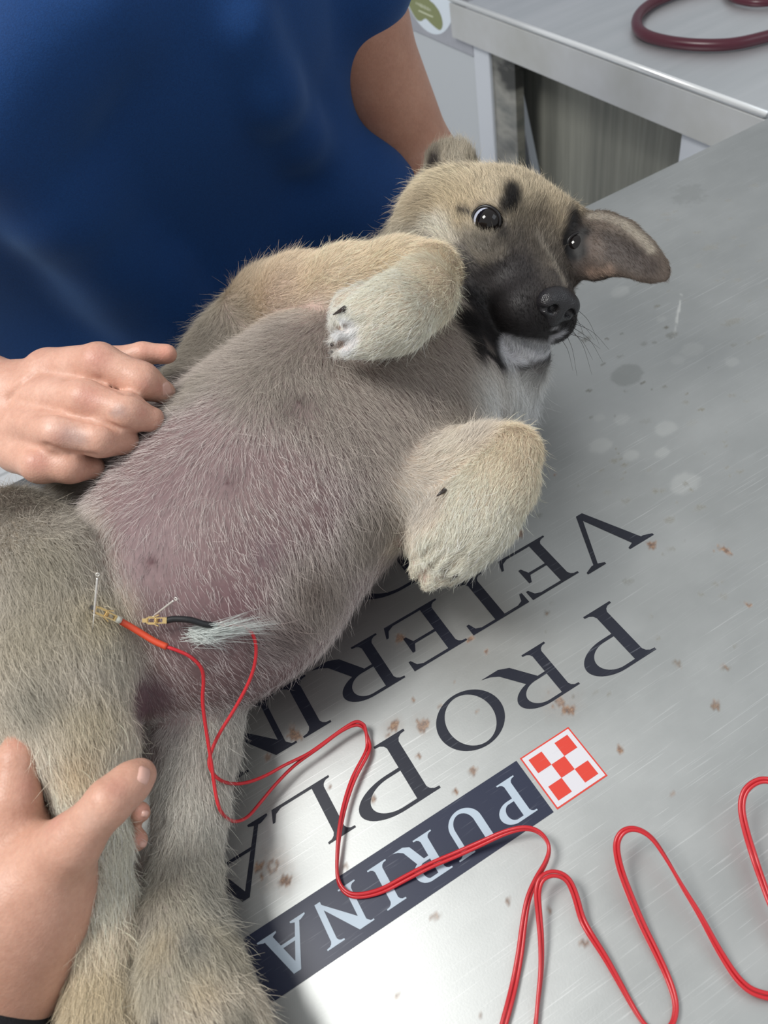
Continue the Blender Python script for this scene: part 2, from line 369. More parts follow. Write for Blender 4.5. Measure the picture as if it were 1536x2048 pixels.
rc = ramp(m_steel, noise(m_steel, coords(m_steel), 500, 4, .7), [(.35, (.09, .040, .020)), (.55, (.24, .115, .052)), (.72, (.42, .27, .15))])
base = mix(m_steel, math_(m_steel, 'MULTIPLY', s1.outputs[0], .95), base, rc)
lk(m_steel, base, bsdf(m_steel).inputs['Base Color'])
met = math_(m_steel, 'SUBTRACT', 1.0, math_(m_steel, 'MAXIMUM', math_(m_steel, 'MAXIMUM', s1.outputs[0], dk), math_(m_steel, 'MULTIPLY', s2.outputs[0], .5)))
lk(m_steel, math_(m_steel, 'MULTIPLY', met, .93), bsdf(m_steel).inputs['Metallic'])
lk(m_steel, ramp(m_steel, cloud, [(.25, (.40,) * 3), (.75, (.50,) * 3)]), bsdf(m_steel).inputs['Roughness'])
bump(m_steel, mix(m_steel, .5, tot, fine), .10, .0004)

box('table_rim', (TX0, TY0, -.035), (TX1, TY1, -.0015), m_plain, table, .001)
for lx in (TX0 + .06, TX1 - .1):
    for ly in (TY0 + .05, TY1 - .09): box('leg', (lx, ly, FL), (lx + .04, ly + .04, -.035), m_plain, table, .003)

# lettering: strokes in the table print's own frame (u reads along the text, v towards its top), laid on the steel
def W(u, v, z=.00015): return (-u * U, -v * U, z)
class Ink:
    def __init__(s, z): s.v = []; s.f = []; s.z = z
    def poly(s, pts):
        i = len(s.v); z = s.z + 6e-7 * len(s.f)
        a = sum(pts[k][0] * pts[(k + 1) % len(pts)][1] - pts[(k + 1) % len(pts)][0] * pts[k][1] for k in range(len(pts)))
        if a < 0: pts = pts[::-1]
        s.v += [W(x, y, z) for x, y in pts]; s.f.append(tuple(range(i, i + len(pts))))
    def ring(s, out, inn):
        i = len(s.v); n = len(out); z = s.z + 6e-7 * len(s.f)
        a = sum(out[k][0] * out[k + 1][1] - out[k + 1][0] * out[k][1] for k in range(n - 1)) + out[-1][0] * inn[-1][1] - inn[-1][0] * out[-1][1] + sum(inn[k + 1][0] * inn[k][1] - inn[k][0] * inn[k + 1][1] for k in range(n - 1))
        if a > 0: out, inn = inn, out
        s.v += [W(x, y, z) for x, y in out] + [W(x, y, z) for x, y in inn]
        for k in range(n - 1): s.f.append((i + k, i + k + 1, i + n + k + 1, i + n + k))
    def stem(s, x0, x1, y0, y1, bl=.2, br=.2, tl=.2, tr=.2, h=.045, c=.10):
        s.poly([(x0, y0 + h), (x1, y0 + h), (x1, y1 - h), (x0, y1 - h)])
        for (y, d, l, r) in ((y0, 1, bl, br), (y1, -1, tl, tr)):
            if l is None and r is None: continue
            l = l or 0; r = r or 0
            pts = [(x0 - l, y), (x1 + r, y), (x1 + r, y + d * h)]
            if r: pts += [(x1 + r * .5, y + d * h * 1.25), (x1 + r * .18, y + d * (h + c * .45)), (x1, y + d * (h + c))]
            if l: pts += [(x0, y + d * (h + c)), (x0 - l * .18, y + d * (h + c * .45)), (x0 - l * .5, y + d * h * 1.25)]
            pts += [(x0 - l, y + d * h)]; s.poly(pts)
    def arc(s, cx, cy, rx, ry, rx2, ry2, a0, a1, dx=0.0, n=28):
        A = np.linspace(math.radians(a0), math.radians(a1), n)
        s.ring([(cx + rx * math.cos(a), cy + ry * math.sin(a)) for a in A], [(cx + dx + rx2 * math.cos(a), cy + ry2 * math.sin(a)) for a in A])
    def glyph(s, ch, x0, x1, y, H, t=.19, e=.05):
        T = t * H; E = e * H; w_ = x1 - x0; sf = .15 * H; y1 = y + H; h = .035 * H; c = .09 * H
        def st(a, b, **k): s.stem(a, b, y, y1, h=h, c=c, **k)
        if ch == 'P' or ch == 'R':
            a = x0 + sf; b = a + T; st(a, b, bl=sf, br=sf, tl=sf, tr=0)
            hb = H * (.55 if ch == 'P' else .52); rx = (x1 if ch == 'P' else x0 + w_ * .80) - b - w_ * .18; cy = y1 - hb / 2; cx = b + w_ * .18
            s.arc(cx, cy, rx, hb / 2, rx - T * .95, hb / 2 - E, -90, 90)
            s.poly([(b, y1 - E), (cx, y1 - E), (cx, y1), (b, y1)]); s.poly([(b, y1 - hb), (cx, y1 - hb), (cx, y1 - hb + E), (b, y1 - hb + E)])
            if ch == 'R':
                s.poly([(b + w_ * .10, y1 - hb + E * .5), (b + w_ * .30, y1 - hb + E * .5), (x0 + w_ * .78, y + H * .12), (x0 + w_ * .88, y + h * 1.2), (x1, y), (x0 + w_ * .74, y), (x0 + w_ * .60, y + H * .08)])
        elif ch == 'O' or ch == 'D':
            if ch == 'O': s.arc(x0 + w_ / 2, y + H / 2, w_ / 2, H * .53, w_ / 2 - T * .95, H * .53 - E * 1.1, 0, 360, n=60)
            else:
                a = x0 + sf; b = a + T; st(a, b, bl=sf, br=0, tl=sf, tr=0); cx = b + w_ * .15
                s.arc(cx, y + H / 2, x1 - cx, H / 2, x1 - cx - T, H / 2 - E, -90, 90)
                for yy in (y, y1 - E): s.poly([(b, yy), (cx, yy), (cx, yy + E), (b, yy + E)])
        elif ch == 'E' or ch == 'L':
            a = x0 + sf; b = a + T; st(a, b, bl=sf, br=0, tl=sf, tr=sf if ch == 'L' else 0)
            s.poly([(b, y), (x1 - .07 * H, y), (x1, y + H * .22), (x1 - E * .9, y + H * .22), (x1 - H * .11, y + H * .10), (x1 - H * .22, y + E), (b, y + E)])
            if ch == 'E':
                xe = x1 - H * .09; s.poly([(b, y1), (xe, y1), (xe, y1 - H * .2), (xe - E * .8, y1 - H * .2), (xe - H * .10, y1 - H * .09), (xe - H * .2, y1 - E), (b, y1 - E)])
                m = y + H * .53; xm = x1 - H * .24; s.poly([(b, m - E / 2), (xm - H * .12, m - E / 2), (xm - E, m - H * .16), (xm, m - H * .16), (xm, m + H * .16), (xm - E, m + H * .16), (xm - H * .12, m + E / 2), (b, m + E / 2)])
        elif ch == 'T':
            cx = (x0 + x1) / 2; s.stem(cx - T / 2, cx + T / 2, y, y1, bl=sf, br=sf, tl=0, tr=0, h=h, c=c)
            for d in (-1, 1):
                xe = cx + d * w_ / 2; s.poly([(cx, y1), (xe, y1), (xe, y1 - H * .22), (xe - d * E, y1 - H * .22), (xe - d * H * .10, y1 - H * .09), (xe - d * H * .2, y1 - E), (cx, y1 - E)])
        elif ch == 'I':
            cx = (x0 + x1) / 2; st(cx - T / 2, cx + T / 2, bl=sf, br=sf, tl=sf, tr=sf)
        elif ch == 'V' or ch == 'A':
            top, bot = (y1, y) if ch == 'V' else (y, y1); d = 1 if ch == 'V' else -1; cx = (x0 + x1) / 2 + .02
            thick_left = ch == 'V'; L_ = x0 + sf * .9; R_ = x1 - sf * .9
            TL, TR = (T * 1.05, E * 1.5) if thick_left else (E * 1.5, T * 1.05)
            ap = E * 1.2
            s.poly([(L_, top), (L_ + TL, top), (cx + ap * (1 if thick_left else .2), bot + d * E), (cx + ap * .6, bot), (cx - ap, bot)])
            s.poly([(R_ - TR, top), (R_, top), (cx + ap, bot), (cx - ap * .6, bot), (cx - ap * (.2 if thick_left else 1), bot + d * E)])
            for (q0, q1) in ((L_, L_ + TL), (R_ - TR, R_)):
                s.poly([(q0 - sf * .9, top), (q1 + sf * .9, top), (q1 + sf * .9, top - d * h), (q1, top - d * (h + c * .6)), (q0, top - d * (h + c * .6)), (q0 - sf * .9, top - d * h)])
            if ch == 'A': m = y + H * .34; s.poly([(x0 + w_ * .27, m), (x1 - w_ * .27, m), (x1 - w_ * .30, m + E), (x0 + w_ * .30, m + E)])
        elif ch == 'N':
            a = x0 + sf; b = x1 - sf; th = E * 1.9
            s.stem(a, a + th, y, y1, bl=sf, br=sf, tl=None, tr=None, h=h, c=c); s.stem(b - th, b, y, y1, bl=None, br=None, tl=sf, tr=sf, h=h, c=c)
            s.poly([(x0, y1), (a + T * 1.15, y1), (b, y), (b - T * .35, y), (a, y1 - H * .12), (a - sf * .5, y1 - h), (x0, y1 - h)])
            s.poly([(b - th, y), (b, y), (b, y + h * 3), (b - th, y + h * 3)]); s.poly([(a, y1 - h * 5), (a + th, y1 - h * 5), (a + th, y1 - h), (a, y1 - h)])
        elif ch == 'U':
            a = x0 + sf; b = x1 - sf; th = E * 1.8
            s.stem(a, a + T, y + H * .38, y1, bl=None, br=None, tl=sf, tr=sf, h=h, c=c); s.stem(b - th, b, y + H * .38, y1, bl=None, br=None, tl=sf, tr=sf, h=h, c=c)
            s.poly([(a, y + H * .36), (a + T, y + H * .36), (a + T, y + H * .45), (a, y + H * .45)]); s.poly([(b - th, y + H * .36), (b, y + H * .36), (b, y + H * .45), (b - th, y + H * .45)])
            A = np.linspace(math.pi, 2 * math.pi, 26); cx = (a + b) / 2; rx = (b - a) / 2; ci = (a + T + b - th) / 2; ri = (b - th - a - T) / 2
            s.ring([(cx + rx * math.cos(q), y + H * .37 + H * .39 * math.sin(q)) for q in A], [(ci + ri * math.cos(q), y + H * .37 + H * .30 * math.sin(q)) for q in A])
        elif ch == 'Y':
            cx = (x0 + x1) / 2; s.stem(cx - T / 2, cx + T / 2, y, y + H * .5, bl=sf, br=sf, tl=0, tr=0, h=h, c=c)
            s.poly([(x0 + sf, y1), (x0 + sf + T, y1), (cx + T / 2, y + H * .45), (cx - T / 2, y + H * .45)]); s.poly([(x1 - sf - E * 1.5, y1), (x1 - sf, y1), (cx + T / 2, y + H * .45), (cx, y + H * .45)])
            for q in (x0, x1 - sf * 2 - E): s.poly([(q, y1 - h), (q + sf * 2 + E, y1 - h), (q + sf * 2 + E, y1), (q, y1)])
        elif ch == 'S':
            cx = (x0 + x1) / 2; r = w_ / 2
            s.arc(cx, y + H * .74, r, H * .27, r - T * .6, H * .27 - E, 30, 240); s.arc(cx, y + H * .27, r, H * .28, r - T * .6, H * .28 - E, -150, 60)
    def build(s, name, mat, parent=None):
        me = poly_mesh(name, s.v, s.f)
        return link(name, me, mat, parent)
def print_mat(name, c, rough=.38):
    m = mat_new(name, c, rough, spec=.5); n = noise(m, coords(m, (40, 900, 1), (0, 0, -.9)), 1, 2, .6)
    lk(m, mix(m, ramp(m, n, [(.62, (0, 0, 0)), (.80, (.30,) * 3)]), c, (.35, .37, .42)), bsdf(m).inputs['Base Color']); return m
m_ink = print_mat('black_print', srgb(30, 33, 46)); m_navy = print_mat('navy_print', srgb(38, 44, 66)); m_pale = print_mat('pale_print', srgb(178, 192, 206), .45)
m_red = print_mat('red_print', srgb(214, 66, 52)); m_white = print_mat('white_print', srgb(214, 212, 218), .5)
LETTERS = [('P', -2.17, -.91, -1.55, 1.25), ('R', -.66, .72, -1.55, 1.03), ('O', .68, 1.92, -1.55, 1.03),
                       ('P', 2.37, 3.73, -1.55, 1.24), ('L', 3.88, 5.05, -1.55, 1.03), ('A', 5.07, 6.68, -1.55, 1.06), ('N', 6.75, 8.15, -1.55, 1.03),
                       ('V', -3.86, -2.24, -3.52, 1.27), ('E', -2.13, -.94, -3.53, 1.14), ('T', -.96, .32, -3.53, 1.13), ('E', .47, 1.73, -3.53, 1.14), ('R', 1.83, 3.27, -3.53, 1.14),
                       ('I', 3.33, 4.01, -3.53, 1.14), ('N', 4.09, 5.50, -3.53, 1.14), ('A', 5.55, 7.0, -3.53, 1.14), ('R', 7.05, 8.4, -3.53, 1.14), ('Y', 8.3, 9.6, -3.53, 1.14),
                       ('D', .18, 1.86, -5.40, 1.30), ('I', 1.92, 2.7, -5.40, 1.17), ('E', 2.85, 4.1, -5.40, 1.17), ('T', 4.15, 5.3, -5.40, 1.17), ('S', 5.4, 6.2, -5.40, 1.17)]
for lo, hi in ((0, 3), (3, 7), (7, 17), (17, 22)):
    ink = Ink(.00015)
    for ch, a, b, y, H in LETTERS[lo:hi]: ink.glyph(ch, a, b, y, H)
    ink.build('printed_word', m_ink, table)
ban = Ink(.00012); ban.poly([(1.07, 0), (6.16, 0), (6.16, 1), (1.07, 1)]); banner = ban.build('printed_banner', m_navy, table)
bl = Ink(.00022)
for ch, a, b in [('P', 1.26, 1.84), ('U', 1.96, 2.74), ('R', 2.87, 3.58), ('I', 3.66, 4.10), ('N', 4.28, 5.09), ('A', 5.17, 5.99)]: bl.glyph(ch, a, b, .17, .67, t=.20, e=.075)
bl.build('banner_lettering', m_pale, banner)
lg = Ink(.00012); lg.poly([(0, 0), (1, 0), (1, 1), (0, 1)]); logo = lg.build('checkered_logo', m_red, table)
lw = Ink(.00018); lw.poly([(.025, .025), (.975, .025), (.975, .975), (.025, .975)]); lw.build('logo_field', m_white, logo)
lr = Ink(.00024)
for cx, cy in [(.235, .235), (.765, .235), (.5, .5), (.235, .765), (.765, .765)]: lr.poly([(cx - .133, cy - .133), (cx + .133, cy - .133), (cx + .133, cy + .133), (cx - .133, cy + .133)])
lr.build('logo_squares', m_red, logo)
for o in table.children_recursive:
    if o.parent is not table: o.matrix_parent_inverse = Matrix.Identity(4)

# ------------------------------------------------------------------ side table behind, with its open front
m_lam = mat_new('satin_steel_top', (.66, .68, .70), .42, .75); n = noise(m_lam, coords(m_lam, (3, 30, 3)), 1, 4, .6)
lk(m_lam, ramp(m_lam, n, [(.3, (.62, .65, .67)), (.7, (.72, .74, .76))]), bsdf(m_lam).inputs['Base Color'])
m_apron = mat_new('white_steel_apron', srgb(196, 198, 198), .35, .25); n = noise(m_apron, coords(m_apron, (2, 8, 8)), 1, 4, .6)
lk(m_apron, ramp(m_apron, n, [(.3, srgb(186, 187, 184)), (.7, srgb(205, 207, 210))]), bsdf(m_apron).inputs['Base Color'])
m_bright = mat_new('polished_edge', (.92, .94, .95), .25, .4)
m_post = mat_new('white_enamel_post', srgb(206, 211, 219), .35)
side = tag(empty('side_table', (.8, .65, FL)), 'pale steel side table with a thick white edge behind the corner of the examination table', 'table')
box('tabletop', (.546, .395, -.006), (1.25, .924, .001), m_lam, side, .001)
box('front_edge', (.5452, .392, -.052), (.5525, .967, -.0065), m_apron, side, .001)
tube('edge_bead', [(.547, .392, -.0015), (.547, .967, -.0015)], .0032, m_bright, side)
box('leg', (.553, .884, FL), (.60, .924, -.052), m_post, side, .002)
box('leg', (.553, .40, FL), (.60, .5046, -.052), m_post, side, .002)
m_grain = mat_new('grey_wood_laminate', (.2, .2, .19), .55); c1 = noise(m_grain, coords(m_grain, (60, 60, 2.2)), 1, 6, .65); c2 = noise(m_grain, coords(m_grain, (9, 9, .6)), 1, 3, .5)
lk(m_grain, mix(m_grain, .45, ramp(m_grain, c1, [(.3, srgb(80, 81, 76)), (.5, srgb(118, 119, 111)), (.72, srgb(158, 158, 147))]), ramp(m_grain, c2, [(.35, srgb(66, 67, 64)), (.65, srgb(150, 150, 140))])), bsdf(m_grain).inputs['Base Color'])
# leaning laminate board under the side table (its left edge slants), and the darker upright beside it
def prism_x(name, x0, x1, pts, mat, parent=None):
    n = len(pts); v = [(x0, y, z) for y, z in pts] + [(x1, y, z) for y, z in pts]; f = [tuple(range(n)), tuple(range(n, 2 * n))[::-1]]
    for i in range(n): j = (i + 1) % n; f.append((i, n + i, n + j, j))
    me = poly_mesh(name, v, f); bm = bmesh.new(); bm.from_mesh(me); bmesh.ops.recalc_face_normals(bm, faces=bm.faces[:]); bm.to_mesh(me); bm.free(); return link(name, me, mat, parent)
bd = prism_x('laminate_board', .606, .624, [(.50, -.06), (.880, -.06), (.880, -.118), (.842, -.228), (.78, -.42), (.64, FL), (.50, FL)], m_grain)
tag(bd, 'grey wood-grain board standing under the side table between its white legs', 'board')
m_dk = mat_new('dark_reflecting_panel', srgb(80, 82, 82), .22, .6); dn = noise(m_dk, coords(m_dk, (6, 6, 14)), 1, 4, .6); lk(m_dk, ramp(m_dk, dn, [(.35, srgb(120, 122, 120)), (.5, srgb(170, 168, 160)), (.65, srgb(74, 74, 72))]), bsdf(m_dk).inputs['Base Color'])
up = prism_x('dark_upright_panel', .558, .572, [(.828, -.054), (.884, -.054), (.884, FL), (.828, FL)], m_dk)
tag(up, 'narrow dark shiny upright panel beside the grey wood-grain board', 'panel')
ws = prism_x('white_partition', .6032, .6052, [(.893, -.118), (.858, -.236), (.80, -.42), (.66, FL), (.92, FL), (.92, -.118)], m_post); tag(ws, 'white partition panel showing as a slanted sliver beside the grey wood-grain board', 'partition')
# tall white cabinet with the round sticker
cab = tag(empty('white_cabinet', (.85, 1.25, FL)), 'white cabinet with a grey steel band and a round sticker behind the person in blue', 'cabinet')
m_cab = mat_new('white_cabinet_paint', srgb(192, 197, 202), .45); m_band = mat_new('grey_steel_band', srgb(160, 163, 170), .4, .4)
n = noise(m_band, coords(m_band, (20, 20, 20)), 1, 5, .65); lk(m_band, ramp(m_band, n, [(.3, srgb(172, 174, 182)), (.62, srgb(182, 184, 192)), (.75, srgb(160, 156, 160))]), bsdf(m_band).inputs['Base Color'])
box('body', (.556, .9255, FL), (1.1, 1.75, -.073), m_cab, cab, .002); box('steel_band', (.5535, .9254, -.0728), (1.1, 1.75, .16), m_band, cab, .002)
m_st = mat_new('sticker_white', srgb(222, 232, 242), .4); m_ol = mat_new('sticker_olive', srgb(134, 140, 96), .45); m_lt = mat_new('sticker_text', srgb(214, 219, 190), .45)
def flat_x(name, x, pts, mat, parent): 
    me = poly_mesh(name, [(x, a, b) for a, b in pts], [tuple(range(len(pts)))]); return link(name, me, mat, parent)
A_ = np.linspace(0, 2 * math.pi, 64, endpoint=False); scy, scz, sr = 1.043, .022, .0865
stk = flat_x('sticker', .5531, [(scy + sr * math.cos(a), scz + sr * math.sin(a)) for a in A_], m_st, cab)
def onx(px, py, x):
    d = ray(px, py); q = CAM + d * ((x - CAM[0]) / d[0]); return (q[1], q[2])
blob = [onx(x, y, .5530) for x, y in catmull([(812, -2), (822, 20), (833, 38), (842, 42), (851, 37), (860, 45), (871, 55), (880, 60), (885, 52), (884, 38), (878, 22), (868, 8), (858, -2), (850, -30), (830, -50), (815, -40), (812, -2)][:-1] + [(812, -2)], 5)[:-1]]
flat_x('sticker_shape', .5528, blob, m_ol, stk)
tx = Ink(0); tv = []; tf = []
def dash(x0, y0, x1, y1, wd):
    i = len(tv); nx_, ny_ = -(y1 - y0), (x1 - x0); L = math.hypot(nx_, ny_); nx_ *= wd / L; ny_ *= wd / L
    for (x, y) in ((x0 + nx_, y0 + ny_), (x1 + nx_, y1 + ny_), (x1 - nx_, y1 - ny_), (x0 - nx_, y0 - ny_)):
        a, b = onx(x, y, .5526); tv.append((.5526, a, b))
    tf.append((i, i + 1, i + 2, i + 3))
x = 832.0
while x < 862:                                # the tiny name on the sticker, illegible in the photograph: letter-like strokes
    L = random.uniform(1.2, 2.6); y = 6 + (x - 832) * .50; h = random.choice([2.0, 2.2, 3.4]); dash(x, y - h, x + .6, y + h, .8); dash(x, y - h * .2, x + L, y - h * .2 + .8, .6); x += L + .5
dash(837, 21, 866, 34, 1.2); 
me = poly_mesh('sticker_text', tv, tf); link('sticker_text', me, m_lt, stk)
for o in (cab.children_recursive):
    if o.parent is not cab: o.matrix_parent_inverse = Matrix.Identity(4)

# stethoscope tubing on the side table
m_tube = mat_new('maroon_rubber', srgb(78, 30, 44), .3, spec=.45)
steth = tag(empty('stethoscope', (.7, .6, .001)), 'maroon rubber stethoscope tubing looped on the pale side table', 'stethoscope')
pts = [P(x, y, z) for x, y, z in [(1560, -60, .008), (1470, -40, .008), (1380, -22, .008), (1318, 0, .008), (1284, 22, .008), (1273, 46, .008), (1287, 68, .008), (1335, 83, .008), (1400, 90, .008), (1465, 88, .008), (1530, 74, .008), (1620, 48, .008)]]
tube('tubing', catmull(pts, 8), .0062, m_tube, steth, 14)
tube('binaural_tube', catmull([P(x, y, .007) for x, y in [(1440, -40), (1462, -8), (1492, 3), (1530, 5), (1600, -5)]], 8), .0045, m_tube, steth, 12)

# ================================================================== the puppy
def A(hair, skin, ln, den, flow=None):
    f = (0, 0, 0) if flow is None else flow
    return np.array([*hair, *skin, ln, den, *f], float)
def flowpx(p0, p1, h=.08): d_ = P(*p1, h) - P(*p0, h); return d_ / np.linalg.norm(d_)
CREAM = srgb(218, 204, 176); TAN = srgb(214, 188, 150); GREY = srgb(170, 162, 148); GREYB = srgb(150, 142, 132); WHT = srgb(232, 230, 226); BLK = srgb(38, 35, 36); DKB = srgb(72, 64, 60); MID = srgb(122, 114, 104)
SK_B = srgb(122, 102, 101); SK_G = srgb(140, 128, 122); SK_C = srgb(190, 172, 150); SK_P = srgb(206, 178, 168)
dog = Sdf()
AX = np.array([.903, .43, 0]); SD = np.array([-.43, .903, 0]); UP = np.array([0, 0, 1.0]); TB = [AX, SD, UP]
fB = -AX * .8 + np.array([0, 0, -.1])
def fan(base):
    """the lie of the belly hair: away from the midline towards the flanks"""
    def g(X):
        s = np.clip(((X - np.array([-.06, .195, 0])) @ SD) / .045, -1.3, 1.3); o = np.tile(base, (len(X), 1)); o[:, 8:11] = -AX * .55 + SD * s[:, None] * .9 + UP * (-.35 * np.abs(s))[:, None]; return o
    return g
a_belly = A(srgb(196, 186, 182), SK_B, .0085, .11, fB); a_side = A(GREYB, SK_G, .012, .95, -AX * .6 - SD * 0 + UP * -.3)
a_chest = A(srgb(172, 162, 153), srgb(120, 106, 101), .010, .42, fB); a_pelv = A(srgb(190, 180, 178), SK_B, .006, .07, fB)
a_belly = fan(a_belly); a_chest = fan(a_chest); a_pelv = fan(a_pelv)
a_neck = A(WHT, srgb(190, 184, 180), .016, 1.0, flowpx((1000, 700), (900, 860)))
K = .035
dog.ell((-.142, .152, .054), TB, (.066, .068, .052), .03, a_pelv); dog.cone(P(425, 1235, .045), P(520, 1200, .045), .035, .034, .03, att=a_belly)
dog.ell((-.088, .182, .062), TB, (.092, .083, .062), K, a_belly)
dog.ell((-.025, .205, .066), TB, (.090, .080, .064), K, a_chest)
dog.ell((.036, .228, .064), TB, (.072, .074, .058), K, a_chest)
dog.cone((.062, .228, .056), (.105, .250, .066), .050, .044, .03, att=a_neck)

# ---- head, in its own frame: right, up, forward
HS = .93
E0 = D(1065, 474, .470)
v_ = CAM - E0; v_ /= np.linalg.norm(v_); r_ = RW[0] - v_ * (RW[0] @ v_); r_ /= np.linalg.norm(r_); u_ = np.cross(v_, r_)
def loc(a, b, c): q = a * r_ + b * u_ + c * v_; return q / np.linalg.norm(q)
HF = loc(.42, -.40, .81); HU = loc(.40, .887, .227); HU -= HF * (HU @ HF); HU /= np.linalg.norm(HU); HR = np.cross(HU, HF); HB = [HR, HU, HF]
def H(x, y, z): return E0 + (HR * x + HU * y + HF * z) * .01 * HS
def a_head(hair, ln=.005, fl=None, den=1.0, skin=None):
    fl = -HF * .8 + HU * .2 if fl is None else fl
    return A(hair, skin or tuple(c * .75 for c in hair), ln, den, fl)
def hell(c, ax, r, k=.008, att=None, sub=False): dog.ell(c, ax, np.array(r) * HS, k, att, sub)
def hcone(a, b, ra, rb, k=.008, att=None, sub=False): dog.cone(a, b, ra * HS, rb * HS, k, att=att, sub=sub)
CREAM_H = srgb(210, 194, 166); hc = a_head(CREAM_H, .007); hd = a_head(BLK, .0035); hm = a_head(MID, .006); hg = a_head(GREY, .006)
hell(H(0, -1.35, -3.2), HB, (.047, .0380, .048), .012, hc)
for s_ in (-1, 1):
    hell(H(s_ * 3.2, -2.3, -2.0), HB, (.022, .024, .026), .014, hm)
    hell(H(s_ * 2.0, 1.0, -1.2), HB, (.018, .015, .016), .012, hc)
    hell(H(s_ * 2.6, -1.4, .5), HB, (.016, .014, .016), .010, hm)
    hell(H(s_ * 1.0, -3.35, 4.4), HB, (.0160, .0130, .016), .008, hd)
hcone(H(-.1, -2.8, .2), H(-.1, -2.9, 3.9), .0335, .0225, .014, att=hd)
hcone(H(0, -.9, -.4), H(0, -1.75, 4.5), .016, .0115, .010, att=hm)
hcone(H(-.3, -4.6, -.5), H(-.3, -5.6, 3.6), .024, .0150, .005, att=hd); hell(H(.1, -5.95, 4.4), HB, (.0200, .0130, .0135), .004, hd)
hcone(H(-2.6, -4.2, -2.2), H(0, -4.6, 1.5), .022, .019, .012, att=hd)
hcone(H(0, -2.4, -4.0), (.100, .252, .074), .040, .046, .025, att=a_neck)
dog.cone(P(985, 800, .040), P(1005, 740, .050), .026, .024, .02, att=a_neck)
# cheek ruff and the back of the neck
q = D(876, 450, .505); dog.ell(q, [r_, u_, v_], (.020, .022, .022), .02, a_head(GREY, .010, -r_))
q = D(900, 430, .50); dog.ell(q, [r_, u_, v_], (.026, .024, .024), .02, a_head(CREAM, .009, -r_))
dog.cone(D(905, 490, .50), D(800, 570, .535), .024, .032, .02, att=a_head(GREY, .012, flowpx((880, 480), (760, 560))))
# sockets
_x = dog.trace(1151, 492); EYE = {-1: H(-3.25, 0, -.52), 1: _x - (CAM - _x) / np.linalg.norm(CAM - _x) * .0022}
for s_ in (-1, 1): hell(EYE[s_] + (CAM - EYE[s_]) / np.linalg.norm(CAM - EYE[s_]) * .0028, HB, (.0086, .0082, .0110), .004, sub=True)
# mouth slit
hcone(H(-2.4, -4.0, 2.2), H(-1.0, -4.75, 5.4), .0026, .0026, .003, sub=True); hcone(H(-1.0, -4.75, 5.4), H(1.3, -4.75, 5.4), .0026, .0026, .003, sub=True)
# ears: thick folded flaps
eo = a_head(srgb(160, 150, 134), .004, flowpx((1180, 440), (1330, 550))); ei = a_head(srgb(92, 80, 74), .003, flowpx((1180, 440), (1330, 550)))
nE = loc(-.15, .35, .92)
def ear(pts, att, sq=.28, up=nE, k=.006):
    Q = [(D(x, y, d), r * d / FPX) for x, y, d, r in pts]
    for (a, ra), (b, rb) in zip(Q, Q[1:]): dog.cone(a, b, ra, rb, k, sq, att, up=up)
ear([(1172, 488, .474, 48), (1205, 492, .466, 42), (1236, 500, .458, 31), (1268, 516, .452, 15), (1303, 536, .447, 8), (1330, 551, .444, 3)], ei)
ear([(1165, 448, .481, 22), (1205, 454, .470, 14), (1244, 472, .459, 11), (1280, 502, .453, 8), (1312, 536, .449, 4)], eo, .5)
ear([(1195, 525, 0.471, 26), (1175, 520, 0.476, 24)], ei, .4)
ear([(905, 350, 0.511, 34), (892, 322, 0.508, 26), (915, 318, 0.506, 20)], a_head(srgb(178, 168, 150), .008, u_), .45, up=loc(-.3, .2, .93))
ear([(868, 345, 0.519, 24), (866, 318, 0.517, 18)], a_head(DKB, .004, u_), .45, up=loc(-.5, .1, .85))
ear([(935, 335, .512, 20), (918, 308, .506, 14)], a_head(GREY, .008, u_), .5, up=loc(-.3, .2, .93))
ear([(855, 385, 0.519, 34), (905, 365, 0.516, 40)], a_head(GREY, .008, u_), .7)

# ---- fore legs
TAN = srgb(228, 208, 183); CREAM = srgb(234, 222, 206)
tan = lambda f, ln=.0065: A(TAN, SK_C, ln, 1.0, f)
crm = lambda f, ln=.006: A(CREAM, SK_C, ln, 1.0, f)
f1 = flowpx((540, 590), (850, 540)); f2 = flowpx((880, 560), (690, 670))
dog.chain([(545, 610, .095, 66), (600, 590, .112, 70), (700, 568, .126, 66), (800, 548, .134, 60), (862, 545, .136, 54)], .012, att=[A(srgb(196, 180, 158), SK_C, .008, .9, f1), tan(f1, .007), tan(f1), tan(f1)])
dog.chain([(862, 548, .140, 52), (842, 590, .150, 62), (790, 628, .153, 68), (740, 650, .152, 62)], .008, att=[tan(f2), crm(f2), crm(f2)])
for q in ([(745, 615, .153, 36), (695, 640, .150, 28), (672, 652, .145, 17)], [(745, 650, .155, 36), (700, 668, .152, 26), (675, 682, .146, 15)],
          [(750, 675, .150, 34), (705, 690, .147, 22), (676, 700, .142, 12)], [(730, 600, .150, 34), (695, 612, .147, 28), (674, 628, .143, 16)]):
    dog.chain(q, .0025, att=[A(CREAM, SK_P, .005, 1, f2), A(WHT, SK_P, .004, 1, f2)])
dog.chain([(150, 1020, .050, 44), (195, 1005, .055, 58), (240, 990, .055, 66), (300, 935, .058, 76), (398, 848, .060, 80)], .03, att=A(GREYB, SK_G, .011, .95, -AX - UP * .2))
dog.chain([(398, 800, .060, 72), (474, 716, .064, 72), (565, 640, .080, 84)], .03, att=A(GREY, SK_G, .012, .95, -AX - UP * .2))
g1 = flowpx((850, 970), (1010, 900)); g2 = flowpx((1030, 900), (860, 1140))
dog.chain([(838, 985, .070, 58), (900, 955, .078, 60), (965, 920, .084, 58), (1020, 905, .087, 52)], .010, att=[A(srgb(205, 198, 188), SK_C, .006, 1, g1), crm(g1), tan(g1)])
